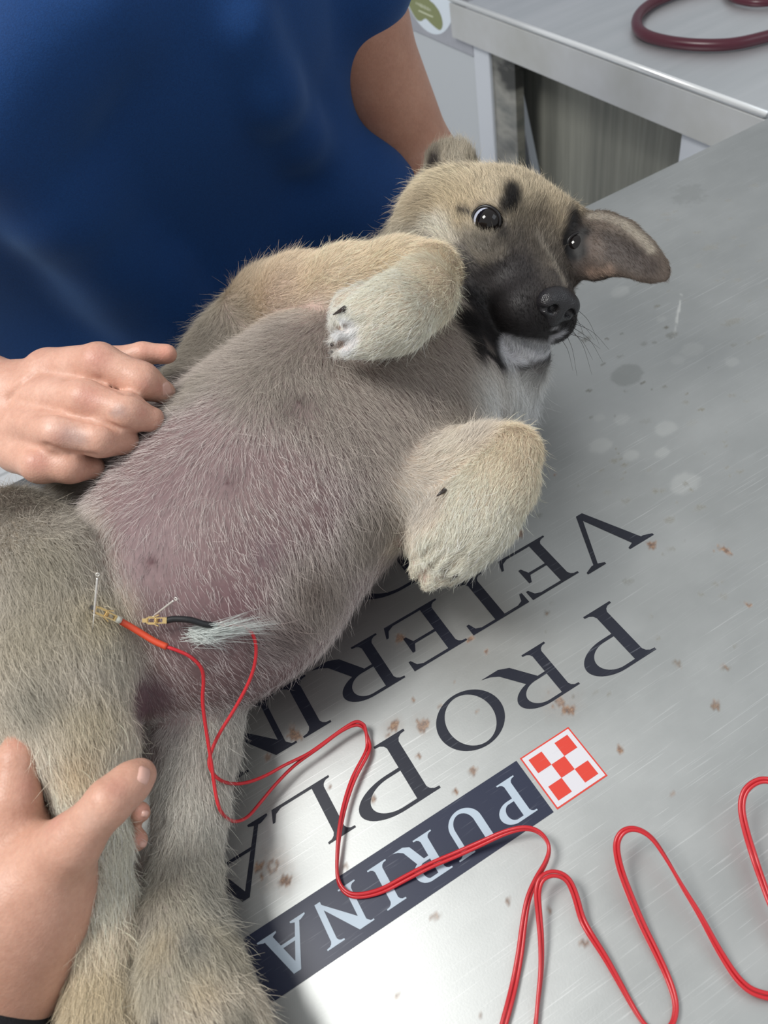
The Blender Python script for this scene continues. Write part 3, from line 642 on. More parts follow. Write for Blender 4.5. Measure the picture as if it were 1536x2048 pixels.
dog.chain([(1025, 910, .092, 54), (1002, 965, .088, 66), (955, 1030, .080, 76), (905, 1080, .070, 74)], .007, att=[tan(g2), crm(g2), crm(g2)])
for q in ([(885, 1040, .068, 46), (850, 1075, .060, 32), (832, 1098, .054, 18)], [(895, 1075, .068, 46), (858, 1112, .058, 32), (835, 1140, .050, 17)],
          [(915, 1100, .066, 44), (880, 1135, .055, 32), (858, 1162, .046, 18)], [(945, 1095, .064, 40), (918, 1128, .054, 28), (898, 1156, .046, 15)]):
    dog.chain(q, .0025, att=[crm(g2), A(srgb(226, 216, 198), SK_P, .004, 1, g2)])
dog.cone((.02, .185, .06), P(840, 985, .070), .045, V(P(840, 985, .07), 60), .03, att=a_chest)

# ---- hind legs
d1 = flowpx((110, 1150), (190, 1600), .06); d2 = flowpx((200, 1650), (230, 2048), .04)
th = lambda c, ln=.0095: A(c, srgb(170, 158, 138), ln, 1.0, d1)
dog.chain([(40, 1100, .085, 120), (105, 1190, .096, 140), (135, 1330, .090, 132), (165, 1470, .078, 92), (185, 1580, .070, 66), (210, 1690, .060, 46)], .006,
          att=[th(srgb(180, 173, 163)), th(srgb(193, 185, 173)), th(srgb(208, 199, 183)), th(CREAM, .007), th(CREAM, .006)])
dog.chain([(-60, 1180, .075, 140), (60, 1300, .075, 120), (130, 1430, .072, 95)], .03, att=th(srgb(186, 178, 160)))
hl = lambda c, ln=.009: A(c, srgb(170, 158, 138), ln, 1.0, d2)
dog.chain([(210, 1690, .060, 46), (212, 1790, .051, 47), (218, 1880, .041, 64), (222, 1980, .033, 82), (215, 2100, .029, 98), (210, 2230, .025, 88)], .004, att=[hl(CREAM), hl(CREAM), hl(srgb(206, 190, 160)), hl(srgb(200, 188, 164)), hl(CREAM)])
e1 = flowpx((390, 1380), (370, 1750), .03); e2 = flowpx((370, 1800), (450, 2040), .03)
lb = lambda c, f, ln=.0085, den=1.0, sk=srgb(170, 158, 150): A(c, sk, ln, den, f)
dog.chain([(400, 1405, .026, 90), (384, 1500, .030, 86), (382, 1620, .031, 66), (371, 1740, .030, 64), (362, 1840, .032, 80), (380, 1950, .034, 98), (418, 2070, .034, 108), (480, 2220, .03, 105)], .004,
          att=[lb(srgb(205, 200, 192), e1), lb(srgb(208, 203, 194), e1), lb(srgb(204, 200, 190), e1), lb(srgb(190, 184, 170), e2), lb(srgb(186, 180, 164), e2), lb(srgb(186, 178, 160), e2), lb(CREAM, e2)])
dog.chain([(340, 1380, .030, 72), (330, 1440, .026, 60), (356, 1540, .022, 46)], .006, att=lb(srgb(170, 150, 150), e1, .005, .35, srgb(120, 98, 104)))
# sheath
dog.chain([(330, 1262, .077, 26), (380, 1268, .078, 24), (420, 1270, .075, 16)], .02, att=A(srgb(190, 180, 178), srgb(100, 82, 86), .003, .15, AX))
for pts in ([(655, 697), (690, 684), (722, 668)], [(660, 660), (700, 652), (735, 640)], [(822, 1118), (850, 1104), (880, 1086)], [(846, 1150), (868, 1126), (896, 1102)], [(880, 1162), (900, 1136), (926, 1108)]):
    Q = [dog.trace(x, y) for x, y in pts]
    for a, b in zip(Q, Q[1:]): dog.cone(a, b, .0024, .0020, .003, sub=True)
# teats and navel
for (x, y, r) in [(301, 1122, 5.5), (598, 803, 5), (453, 966, 4), (628, 1165, 4)]:
    q = dog.trace(x, y); dog.ell(q, TB, (V(q, r),) * 3, .002, A(srgb(60, 40, 42), srgb(96, 68, 72), .001, .0, fB))

VX = .0016
dv, df = dog.mesh(VX, floor=.0006)
at = dog.attrs(dv, 11, .0035)
hair_c = at[:, 0:3].copy(); skin_c = at[:, 3:6].copy(); hlen = at[:, 6].copy(); hden = at[:, 7].copy(); flow = at[:, 8:11].copy()
def paint(px, py, rpx, hair=None, skin=None, amt=1.0, ln=None, den=None, fl=None, soft=.5, asp=(1, 1, 0)):
    """a patch of coat colour, or shade painted into it, around the place seen at (px, py)"""
    c = dog.trace(px, py); r = V(c, rpx); d_ = dv - c
    if asp[0] != asp[1]:
        a = math.radians(asp[2]); e_ = math.cos(a) * RW[0] - math.sin(a) * RW[1]; t_ = d_ @ e_; d_ = d_ - np.outer(t_, e_) * (1 - asp[1] / asp[0])
    q = np.sqrt((d_ ** 2).sum(1)) / r; m = amt * smooth01((1 + soft - q) / (2 * soft)); m1 = m[:, None]
    if hair is not None: hair_c[:] = hair_c * (1 - m1) + np.array(hair) * m1
    if skin is not None: skin_c[:] = skin_c * (1 - m1) + np.array(skin) * m1
    elif hair is not None: skin_c[:] = skin_c * (1 - m1) + np.array(hair) * .7 * m1
    if ln is not None: hlen[:] = hlen * (1 - m) + ln * m
    if den is not None: hden[:] = hden * (1 - m) + den * m
    if fl is not None: flow[:] = flow * (1 - m1) + np.array(fl) * m1
def line(pts, rpx, hair=None, skin=None, amt=1.0, ln=None, den=None, soft=.5):
    """a streak of coat colour running through the places seen at pts"""
    Q = [dog.trace(x, y) for x, y in pts]; q = np.full(len(dv), 1e9)
    for a, b in zip(Q, Q[1:]):
        ab = b - a; t = np.clip((dv - a) @ ab / (ab @ ab + 1e-12), 0, 1); q = np.minimum(q, np.sqrt(((dv - a - t[:, None] * ab) ** 2).sum(1)))
    q /= V(Q[0], rpx); m = amt * smooth01((1 + soft - q) / (2 * soft)); m1 = m[:, None]
    if hair is not None: hair_c[:] = hair_c * (1 - m1) + np.array(hair) * m1; skin_c[:] = skin_c * (1 - m1) + np.array(skin or [k * .7 for k in hair]) * m1
    if ln is not None: hlen[:] = hlen * (1 - m) + ln * m
    if den is not None: hden[:] = hden * (1 - m) + den * m
# coat markings, with the throat's shadow painted in
paint(420, 690, 90, GREYB, SK_G, .8, .012, .95, soft=.6); paint(380, 780, 60, srgb(160, 152, 140), SK_G, .7, .011, .9, soft=.7)
paint(560, 760, 110, srgb(172, 164, 154), srgb(156, 144, 138), .6, .010, .8, soft=.7)
paint(60, 1000, 70, srgb(140, 132, 120), SK_G, .9, .010, 1, soft=.6); paint(150, 960, 50, srgb(150, 142, 130), SK_G, .8, .010, 1, soft=.6)
paint(300, 1060, 130, None, srgb(124, 102, 103), .8, .007, .05, soft=.7); paint(420, 1180, 110, None, srgb(116, 92, 94), .8, .006, .04, soft=.7)
paint(440, 1020, 110, None, srgb(124, 105, 104), .6, .008, .14, soft=.7)
paint(540, 1110, 40, srgb(130, 118, 118), srgb(126, 104, 108), .5, soft=.7); paint(300, 1240, 50, None, srgb(88, 66, 68), .8, .004, .1, soft=.8); paint(470, 1215, 40, None, srgb(108, 80, 84), .5, soft=.8)
paint(640, 1180, 90, srgb(150, 138, 128), srgb(120, 106, 100), .7, .012, .8, -AX * .4 - SD * .9 - UP * .3, .6); paint(740, 1060, 70, srgb(140, 130, 118), srgb(108, 96, 90), .7, .012, .85, -AX * .4 - SD * .9, .6)
paint(560, 1270, 60, srgb(120, 104, 100), srgb(100, 80, 82), .7, .012, .7, -SD, .6)
paint(980, 790, 60, WHT, srgb(196, 190, 186), .9, .015, 1, soft=.7); paint(1030, 760, 45, WHT, None, .8, .016, 1, flowpx((1000, 740), (1060, 830)), soft=.7); paint(940, 870, 45, srgb(200, 192, 182), None, .7, .012, 1, soft=.7)
paint(938, 588, 24, BLK, srgb(22, 19, 20), 1.0, .007, 1, soft=.4); paint(938, 640, 42, BLK, srgb(22, 19, 20), 1.0, .007, 1, soft=.4); paint(955, 690, 26, BLK, srgb(22, 19, 20), .95, .007, 1, soft=.5)  # black throat fur, with the deep shadow there painted into coat and skin
# face
paint(985, 400, 90, srgb(206, 192, 168), None, .8, soft=.5); paint(1080, 380, 80, srgb(190, 176, 152), None, .7, soft=.6); paint(1130, 380, 45, srgb(128, 114, 100), None, .6, soft=.8)
paint(900, 420, 60, srgb(208, 190, 158), None, .7, soft=.7); paint(870, 462, 34, srgb(228, 222, 208), None, .8, soft=.6); paint(850, 480, 30, srgb(140, 132, 122), None, .6, soft=.8); paint(930, 480, 24, srgb(196, 184, 164), None, .5, soft=.8); paint(840, 400, 34, srgb(176, 160, 136), None, .6, soft=.7)
paint(925, 500, 26, srgb(160, 152, 142), None, .6, soft=.7); paint(960, 500, 45, srgb(120, 114, 104), None, .8, soft=.7); paint(1050, 470, 55, srgb(112, 104, 94), None, .8, soft=.6); paint(1100, 450, 40, srgb(150, 136, 116), None, .6, soft=.7)
paint(1110, 500, 40, srgb(104, 96, 88), None, .7, soft=.7); paint(1100, 480, 14, srgb(150, 140, 124), None, .5, soft=.9); paint(1155, 440, 26, srgb(92, 82, 74), None, .8, soft=.7)
paint(1060, 500, 50, srgb(92, 84, 76), None, .7, soft=.7); paint(1010, 515, 40, srgb(90, 84, 78), None, .7, soft=.7); paint(1085, 440, 30, srgb(120, 110, 98), None, .5, soft=.8); paint(945, 545, 26, srgb(70, 66, 64), None, .9, soft=.5); paint(1000, 570, 58, srgb(56, 52, 52), None, 1, .0035, soft=.5); paint(1060, 560, 48, srgb(52, 48, 48), None, 1, .003, soft=.5); paint(975, 600, 50, BLK, None, 1, .003, soft=.4); paint(985, 665, 36, BLK, None, 1, .003, soft=.4); paint(1120, 690, 30, BLK, None, 1, .003, soft=.4); paint(1000, 715, 24, BLK, None, 1, .003, soft=.4); paint(1020, 640, 60, BLK, None, 1, .003, soft=.4); paint(1120, 560, 40, srgb(66, 60, 58), None, .9, .003, soft=.5); paint(1110, 650, 50, BLK, None, 1, .003, soft=.4)
paint(1100, 530, 14, srgb(128, 118, 106), None, .6, soft=.8); paint(1130, 570, 10, srgb(110, 102, 96), None, .5, soft=.8)
paint(1025, 398, 19, srgb(34, 30, 30), None, .95, .006, soft=.7, asp=(1.3, 1, 80)); paint(1000, 445, 16, srgb(40, 36, 36), None, .7, soft=.8)
paint(977, 440, 40, srgb(36, 32, 32), srgb(18, 16, 16), 1.0, .0015, .6, soft=.18); paint(925, 425, 12, srgb(60, 52, 48), None, .8, soft=.6)
paint(1152, 485, 34, srgb(40, 36, 36), srgb(20, 18, 18), 1.0, .002, soft=.3, asp=(1.2, 1, 80)); paint(1148, 445, 16, srgb(48, 42, 40), None, .9, soft=.6)
paint(1045, 700, 34, srgb(212, 212, 214), srgb(150, 150, 152), 1.0, .005, 1, soft=.35, asp=(1.6, 1, 8)); paint(1110, 662, 9, srgb(190, 190, 192), None, .7, soft=.6)
# ears
line([(1225, 500), (1262, 516), (1300, 534)], 20, srgb(74, 64, 60), None, .8, .003, 1, .7); line([(1180, 428), (1215, 432), (1248, 446), (1276, 468), (1300, 496)], 10, srgb(178, 170, 156), None, .85, .0035, 1, .6)
line([(1200, 470), (1240, 480), (1275, 505)], 12, srgb(64, 55, 52), None, .7, .003, 1, .8)
line([(1180, 547), (1200, 548), (1215, 540)], 12, srgb(160, 138, 122), None, .8, .003, .8, .7); line([(1185, 480), (1195, 510)], 14, srgb(122, 108, 98), None, .7, .003, 1, .8)
paint(864, 335, 18, srgb(48, 42, 42), None, .95, .004, 1, soft=.5, asp=(1.8, 1, 80)); paint(915, 325, 20, srgb(196, 188, 172), None, .7, soft=.7); paint(938, 335, 10, srgb(110, 98, 90), None, .6, soft=.8)
line([(1020, 690), (1045, 708), (1090, 706)], 22, srgb(226, 226, 230), None, 1, .005, 1, .5); line([(1085, 690), (1105, 676), (1125, 668)], 7, srgb(190, 190, 194), None, .8, .004, 1, .6)
line([(900, 470), (930, 500), (965, 520), (1005, 505)], 10, srgb(176, 166, 150), None, .45, soft=.9); line([(945, 560), (975, 565), (1010, 560)], 18, srgb(64, 60, 60), None, .8, soft=.8)
line([(920, 420), (940, 428)], 6, srgb(44, 38, 36), None, .9, .003, 1, .6); line([(1010, 410), (1003, 440), (1006, 470)], 13, srgb(40, 36, 36), None, .85, .003, 1, .7); line([(1026, 375), (1024, 412)], 15, srgb(30, 27, 27), None, .95, .005, 1, .6)
line([(1035, 470), (1070, 520), (1110, 570)], 14, srgb(96, 90, 84), None, .5, soft=.9); line([(1075, 470), (1105, 520), (1130, 570)], 7, srgb(150, 142, 130), None, .7, soft=.8); line([(1150, 430), (1146, 455), (1140, 480)], 12, srgb(36, 32, 31), None, .9, soft=.7)
line([(1040, 525), (1030, 580), (1000, 620)], 26, srgb(46, 42, 43), None, .8, .003, 1, .8); line([(860, 455), (890, 470), (905, 480)], 14, srgb(226, 218, 200), None, .8, soft=.8); line([(925, 500), (938, 520), (950, 535)], 10, srgb(104, 100, 98), None, .7, soft=.8)
line([(956, 664), (972, 700), (1000, 724)], 8, BLK, None, 1, .003, 1, .5); line([(1004, 728), (1045, 736), (1090, 724), (1118, 700)], 6, srgb(56, 52, 52), None, .8, .004, 1, .7); line([(985, 664), (1040, 667), (1085, 672), (1112, 664)], 6, BLK, None, 1, .002, 1, .5); line([(1020, 700), (1045, 702), (1085, 704)], 15, srgb(222, 222, 226), None, 1, .005, 1, .5); paint(977, 440, 26, None, None, 1, den=0, soft=.15)
for (x, y, r_x) in [(301, 1122, 8), (598, 803, 5), (453, 966, 5), (628, 1165, 5)]: paint(x, y, r_x, None, srgb(84, 54, 58), 1, den=0, soft=.4); paint(1151, 492, 26, None, None, 1, ln=.0005, den=0, soft=.15)
# limbs
paint(560, 600, 50, srgb(190, 172, 156), srgb(196, 170, 158), .5, soft=.8); paint(610, 560, 40, TAN, None, .5, soft=.8); paint(760, 530, 40, srgb(222, 206, 176), None, .5, soft=.8)
paint(620, 620, 40, srgb(206, 196, 184), SK_P, .6, .006, .7, soft=.7); paint(690, 600, 24, srgb(220, 208, 186), None, .6, soft=.8); paint(682, 668, 40, srgb(240, 238, 236), None, .95, .004, soft=.5)
paint(880, 560, 44, TAN, None, .6, soft=.8); paint(1040, 900, 60, TAN, None, .6, soft=.8); paint(850, 1000, 50, srgb(200, 194, 186), SK_C, .8, soft=.7)
paint(90, 1120, 70, srgb(168, 160, 142), None, .6, soft=.8); paint(200, 1230, 60, srgb(196, 184, 156), None, .7, soft=.8); paint(240, 1290, 40, srgb(200, 194, 180), None, .7, soft=.8); paint(60, 1250, 80, srgb(176, 168, 150), None, .7, soft=.8)
paint(60, 1400, 60, srgb(150, 146, 134), None, .6, soft=.8); paint(180, 1440, 60, srgb(190, 178, 150), None, .6, soft=.8); paint(150, 1540, 45, srgb(210, 190, 158), None, .7, soft=.8)
paint(290, 1400, 55, srgb(130, 112, 114), srgb(108, 84, 90), .95, .004, .3, soft=.5); paint(300, 1500, 45, srgb(150, 136, 134), srgb(128, 108, 110), .85, .005, .5, soft=.6); paint(350, 1450, 30, srgb(190, 178, 176), srgb(170, 150, 150), .5, soft=.8)
paint(430, 1800, 40, srgb(160, 158, 152), None, .5, soft=.8, asp=(2, 1, 100)); paint(380, 1870, 28, srgb(150, 150, 146), None, .5, soft=.8, asp=(2, 1, 100)); paint(400, 1970, 34, srgb(208, 192, 164), None, .5, soft=.8); paint(320, 1880, 30, srgb(208, 194, 168), None, .5, soft=.8, asp=(2, 1, 110))
paint(290, 1830, 24, srgb(150, 142, 134), None, .6, soft=.8); paint(270, 1930, 22, srgb(140, 138, 132), None, .5, soft=.8); paint(475, 2030, 34, srgb(150, 146, 134), None, .8, soft=.7); paint(310, 2035, 20, srgb(100, 98, 96), None, .8, soft=.8); paint(190, 1990, 60, srgb(206, 190, 160), None, .6, soft=.8)

NRM = vnormals(dv, df)
if (NRM * (dv - dv.mean(0))).sum() < 0: df = df[:, ::-1]; NRM = -NRM
m_skin = mat_new('puppy_skin', (.5, .4, .4), .55, spec=.35, sub=.05, subs=.002)
ca = nd(m_skin, 'ShaderNodeAttribute', attribute_name='Col'); nn = noise(m_skin, coords(m_skin), 260, 4, .6); nn2 = noise(m_skin, coords(m_skin), 28, 3, .6)
cc = mix(m_skin, 1.0, ca.outputs['Color'], ramp(m_skin, nn, [(.3, (.86,) * 3), (.7, (1.08,) * 3)]), 'MULTIPLY'); cc = mix(m_skin, 1.0, cc, ramp(m_skin, nn2, [(.3, (.90, .86, .88)), (.7, (1.06, 1.05, 1.05))]), 'MULTIPLY')
lk(m_skin, cc, bsdf(m_skin).inputs['Base Color']); bump(m_skin, nn, .35, .0006)
me = mesh_np('puppy', dv, df); color_attr(me, skin_c)
puppy = link('puppy', me, m_skin)
tag(puppy, 'cream and grey puppy with a black muzzle lying on its back on the steel table', 'puppy')

# ---- coat: one strand of hair after another, as curves rooted in the skin
def grow(name, n_target, mat, parent, V_, F_, N_, hc, hl_, hd_, fl_, rad=.00005, keys=5, lift=.42, clump=.17, extra=None, seed=3):
    rg = np.random.default_rng(seed)
    tri = np.concatenate([F_[:, [0, 1, 2]], F_[:, [0, 2, 3]]]); a, b, c = (V_[tri[:, i]] for i in range(3))
    ar = .5 * np.linalg.norm(np.cross(b - a, c - a), axis=1); ctr = (a + b + c) / 3; fn = N_[tri].mean(1)
    tc = CAM - ctr; tc /= np.linalg.norm(tc, axis=1)[:, None]
    wgt = ar * hd_[tri].mean(1) * np.clip(((fn * tc).sum(1) + .45) * 3, 0, 1) * (ctr[:, 2] > .001)
    wgt *= (1 / np.maximum(np.linalg.norm(CAM - ctr, axis=1), .3)) ** 1.0
    cdf = np.cumsum(wgt); pick = np.searchsorted(cdf, rg.random(n_target) * cdf[-1]); pick = np.clip(pick, 0, len(tri) - 1)
    u1 = rg.random(n_target); u2 = rg.random(n_target); fl2 = u1 + u2 > 1; u1[fl2] = 1 - u1[fl2]; u2[fl2] = 1 - u2[fl2]; w_ = np.stack([1 - u1 - u2, u1, u2], 1)
    T_ = tri[pick]; bl_ = lambda X: (X[T_] * (w_[:, :, None] if X.ndim == 2 else w_)).sum(1)
    root = bl_(V_); nm = bl_(N_); nm /= np.linalg.norm(nm, axis=1)[:, None] + 1e-9; col = bl_(hc); ln = bl_(hl_) * rg.uniform(.6, 1.2, n_target); fl = bl_(fl_)
    # clumps and swirls: smooth noise bends the lie of the hair
    ph = [np.sin(root @ (rg.normal(size=3) * s) + rg.random() * 6.28) for s in (60, 60, 130, 130, 280, 280)]
    sw = (ph[0] + ph[1] * .7 + ph[2] * .6 + ph[3] * .4 + ph[4] * .4)[:, None] * .13
    side = np.cross(nm, fl); fl = fl + side * sw
    fl = fl - nm * (fl * nm).sum(1)[:, None]; L = np.linalg.norm(fl, axis=1)[:, None]; fl = fl / (L + 1e-9)
    dr = fl + nm * lift * rg.uniform(.5, 1.5, (n_target, 1)) + rg.normal(size=(n_target, 3)) * clump; dr /= np.linalg.norm(dr, axis=1)[:, None]
    end = fl + nm * .12 + rg.normal(size=(n_target, 3)) * clump * 1.2; end /= np.linalg.norm(end, axis=1)[:, None]
    ts = np.linspace(0, 1, keys); pos = np.zeros((n_target, keys, 3)); pos[:, 0] = root - nm * .0002
    for i in range(1, keys):
        t = ts[i]; dd = dr * (1 - t) + end * t; pos[:, i] = pos[:, i - 1] + dd * (ln / (keys - 1))[:, None]
    pos[..., 2] = np.maximum(pos[..., 2], .0006)
    r = rad * rg.uniform(.7, 1.3, n_target)[:, None] * np.array([1.0, .95, .8, .55, .15])[None, :keys]
    # darker and lighter single hairs
    col = np.minimum(col * (1 + .22 * smooth01(col.mean(1) * 2.2))[:, None], .93) * np.clip(rg.normal(1.0, .14, (n_target, 1)), .55, 1.4)
    if extra is not None: col = extra(root, col, rg)
    hcv = bpy.data.hair_curves.new(name); hcv.add_curves([keys] * n_target)
    hcv.attributes['position'].data.foreach_set('vector', pos.astype(np.float32).ravel()) if 'position' in hcv.attributes else hcv.points.foreach_set('position', pos.astype(np.float32).ravel())
    ra = hcv.attributes.get('radius') or hcv.attributes.new('radius', 'FLOAT', 'POINT'); ra.data.foreach_set('value', r.astype(np.float32).ravel())
    cl = hcv.attributes.new('hcol', 'FLOAT_COLOR', 'CURVE'); cl.data.foreach_set('color', np.hstack([np.clip(col, 0, 1), np.ones((n_target, 1))]).astype(np.float32).ravel())
    o = bpy.data.objects.new(name, hcv); COL.objects.link(o); hcv.materials.append(mat); o.parent = parent; return o
m_fur = mat_new('fur', (.5, .5, .5), .5, spec=.25); ha = nd(m_fur, 'ShaderNodeAttribute', attribute_name='hcol'); lk(m_fur, ha.outputs['Color'], bsdf(m_fur).inputs['Base Color'])
NH = 400000
def flecks(root, col, rg):
    """black-tipped guard hairs scattered through the saddle grey of flank, ears and brow"""
    k = rg.random(len(col)) < .05; k |= (rg.random(len(col)) < .22) & (np.linalg.norm(root - E0, axis=1) < .075); col[k] *= .4; return col
if NH:
    guard = grow('guard_hairs', 26000, m_fur, puppy, dv, df, NRM, np.minimum(hair_c * 1.1, 1), np.clip(hlen * 1.55, .004, .019) * (hlen > .0045), np.clip(hden, .22, 1) * (hlen > .0045), flow, rad=.000055, keys=5, lift=.75, clump=.42, extra=flecks, seed=9); tag(guard, kind='stuff')
    fur = grow('fur', NH, m_fur, puppy, dv, df, NRM, hair_c, hlen, hden, flow, extra=flecks); tag(fur, kind='stuff')

# ---- eyes, nose, claws, whiskers
m_eye = mat_new('eye_dark', (.008, .006, .006), .05, spec=.45); m_scl = mat_new('eye_white', srgb(186, 190, 206), .12, spec=.6, coat=.8)
m_lid = mat_new('black_eyelid', srgb(24, 21, 22), .3, spec=.5)
def uv_sphere(name, c, r, mat, parent, axes=None, seg=28, sc_=(1, 1, 1)):
    bm = bmesh.new(); bmesh.ops.create_uvsphere(bm, u_segments=seg, v_segments=seg // 2, radius=1.0)
    ax = np.array(axes if axes is not None else np.eye(3))
    for v in bm.verts: v.co = Vector(np.array(c) + ax.T @ (np.array(v.co) * np.array(sc_) * r))
    me = bpy.data.meshes.new(name); bm.to_mesh(me); bm.free(); me.polygons.foreach_set('use_smooth', [True] * len(me.polygons)); return link(name, me, mat, parent)
for s_, gz in ((-1, loc(.10, -.10, .98)), (1, loc(.25, -.10, .96))):
    c = EYE[s_]; e = uv_sphere('eye', c, .0102 * HS, m_scl, puppy)
    gx_ = np.cross(HU, gz); gx_ /= np.linalg.norm(gx_); gy_ = np.cross(gz, gx_)
    uv_sphere('iris', c + gz * .0024, .0084, m_eye, e, [gx_, gy_, gz], sc_=(1, 1, .98))
    # eyelid rim
    out = loc(-.18, .05, .98) if s_ < 0 else loc(.45, .0, .89); ox = np.cross(HU, out); ox /= np.linalg.norm(ox); oy = np.cross(out, ox)
    A_ = np.linspace(0, 2 * math.pi, 33)
    rim = [c + out * (.0054 - .0006 * math.cos(2 * a)) + ox * .0086 * math.cos(a) + oy * (.0077 * math.sin(a)) for a in A_]
    tube('eyelid', rim, .0011, m_lid, puppy, 8)
m_nose = mat_new('nose_leather', srgb(32, 30, 33), .30, spec=.55); vo = nd(m_nose, 'ShaderNodeTexVoronoi'); vo.inputs['Scale'].default_value = 1500; lk(m_nose, coords(m_nose), vo.inputs['Vector']); bump(m_nose, vo.outputs['Distance'], .5, .0004)
ns = Sdf(); NC = np.array([0, -1.75, 5.75])
def N_(x, y, z): return H(*(NC + np.array([x, y, z])))
ns.ell(N_(0, 0, 0), HB, (.0128, .0098, .0085), .004); ns.ell(N_(0, -.75, .1), HB, (.0065, .0075, .0070), .004)
for s_ in (-1, 1):
    ns.ell(N_(s_ * .78, .0, .25), HB, (.0062, .0068, .0062), .003)
    ns.ell(N_(s_ * .62, -.12, .95), HB, (.0027, .0031, .0050), .002, sub=True); ns.cone(N_(s_ * .75, -.1, .8), N_(s_ * 1.35, -.42, .55), .0014, .0009, .002, sub=True)
ns.cone(N_(0, -.1, 1.0), N_(0, -1.4, .95), .0005, .0006, .001, sub=True)
a, b = ns.mesh(.0005, 24); nn_ = vnormals(a, b)
if (nn_ * (a - a.mean(0))).sum() < 0: b = b[:, ::-1]
nose = link('nose', mesh_np('nose', a, b), m_nose, puppy)
m_claw = mat_new('dark_claw', srgb(52, 44, 42), .3)
def claw(x0, y0, h0, x1, y1, h1, r=.0016):
    a = P(x0, y0, h0); b = P(x1, y1, h1); m = (a + b) / 2 + np.array([0, 0, .0012]); pts = catmull([a, m, b], 5); tube('claw', pts, np.linspace(r, .0003, len(pts)), m_claw, puppy, 8)
def claw_s(x0, y0, x1, y1, off=.004, r=.0015):
    p0 = dog.trace(x0, y0); p1 = dog.trace(x1, y1); t = CAM - p0; t /= np.linalg.norm(t); a = p0 + t * off * .5; b = p1 + t * off * 1.4; m = (a + b) / 2 + t * .001
    pts = catmull([a, m, b], 5); tube('claw', pts, np.linspace(r, .0003, len(pts)), m_claw, puppy, 8)
claw_s(690, 618, 667, 629, .006, .0017); claw_s(890, 980, 874, 992, .005, .0014); claw_s(912, 1150, 901, 1163, .004, .0012); claw_s(664, 690, 654, 687, .003, .0008); claw_s(664, 704, 655, 706, .003, .0008)
# long whiskers: one part each
m_wh = mat_new('whisker', srgb(40, 36, 36), .4); rgw = random.Random(5)
for (x, y, dx, dy) in [(1148, 625, 30, 60), (1135, 690, 14, 60), (1142, 660, 50, 60), (1150, 640, 45, 40), (1152, 655, 60, 70), (1150, 660, 40, 90), (1145, 668, 62, 30), (1140, 672, 20, 80), (1155, 615, 50, 75), (1160, 600, 55, 55), (1158, 580, 40, 20), (1130, 680, 22, 62), (1150, 645, 75, 55)]:
    a = dog.trace(x - 6, y); t_ = CAM - a; t_ /= np.linalg.norm(t_); sc1 = dep_of(a) / FPX
    b = a + (RW[0] * dx * .55 + RW[1] * dy * .35) * sc1 + t_ * .002; c = a + (RW[0] * dx + RW[1] * dy) * sc1 - t_ * .004
    pts = catmull([a, b, c], 6); tube('whisker', pts, np.linspace(.00016, .00005, len(pts)), m_wh, puppy, 5)
# the white tuft at the sheath
m_tuft = m_fur; tn = 190; rg = np.random.default_rng(11)
r0 = np.array([dog.trace(x, y) for x, y in zip(rg.normal(385, 9, 60), rg.normal(1268, 8, 60))]); r0 = r0[rg.integers(0, 60, tn)] + rg.normal(size=(tn, 3)) * .0012
tip = np.array([dog.trace(x, y) for x, y in [(520, 1238), (530, 1255), (480, 1280), (445, 1290), (535, 1262), (500, 1232), (470, 1262), (485, 1250), (550, 1248), (430, 1285), (500, 1262), (510, 1245)]]); tt = tip[rg.integers(0, len(tip), tn)] + rg.normal(size=(tn, 3)) * .002
t_ = CAM - r0; t_ /= np.linalg.norm(t_, axis=1)[:, None]; pos = np.zeros((tn, 6, 3))
for i, t in enumerate(np.linspace(0, 1, 6)): pos[:, i] = r0 * (1 - t) + tt * t + t_ * (.006 * math.sin(math.pi * min(t * 1.1, 1)) + .002)[..., None] if False else r0 * (1 - t) + tt * t + t_ * (.007 * math.sin(math.pi * t * .8) + .001)
hcv = bpy.data.hair_curves.new('sheath_tuft'); hcv.add_curves([6] * tn); hcv.attributes['position'].data.foreach_set('vector', pos.astype(np.float32).ravel())
ra = hcv.attributes.get('radius') or hcv.attributes.new('radius', 'FLOAT', 'POINT'); ra.data.foreach_set('value', np.tile(np.array([1, 1, .9, .7, .5, .15]) * .00008, tn).astype(np.float32))
cl = hcv.attributes.new('hcol', 'FLOAT_COLOR', 'CURVE'); cl.data.foreach_set('color', np.hstack([np.tile(np.array(srgb(214, 220, 216)), (tn, 1)) * rg.uniform(.75, 1.1, (tn, 1)), np.ones((tn, 1))]).astype(np.float32).ravel())
o = bpy.data.objects.new('sheath_tuft', hcv); COL.objects.link(o); hcv.materials.append(m_fur); o.parent = puppy; tag(o, 'white tuft of hair', kind='stuff')

# ================================================================== people
m_hand = mat_new('human_skin', srgb(206, 164, 144), .45, spec=.4, sub=.25, subr=(1, .35, .2), subs=.004)
ha_ = nd(m_hand, 'ShaderNodeAttribute', attribute_name='Col'); n1 = noise(m_hand, coords(m_hand), 45, 4, .6); n2 = noise(m_hand, coords(m_hand), 420, 3, .6)
vo = nd(m_hand, 'ShaderNodeTexVoronoi'); vo.inputs['Scale'].default_value = 900; lk(m_hand, coords(m_hand), vo.inputs['Vector'])
cc = mix(m_hand, 1.0, ha_.outputs['Color'], ramp(m_hand, n1, [(.3, (.90, .84, .82)), (.7, (1.05, 1.05, 1.05))]), 'MULTIPLY'); cc = mix(m_hand, 1.0, cc, ramp(m_hand, n2, [(.3, (.93, .90, .89)), (.7, (1.04, 1.04, 1.04))]), 'MULTIPLY')
lk(m_hand, cc, bsdf(m_hand).inputs['Base Color']); bump(m_hand, vo.outputs['Distance'], .22, .0004)
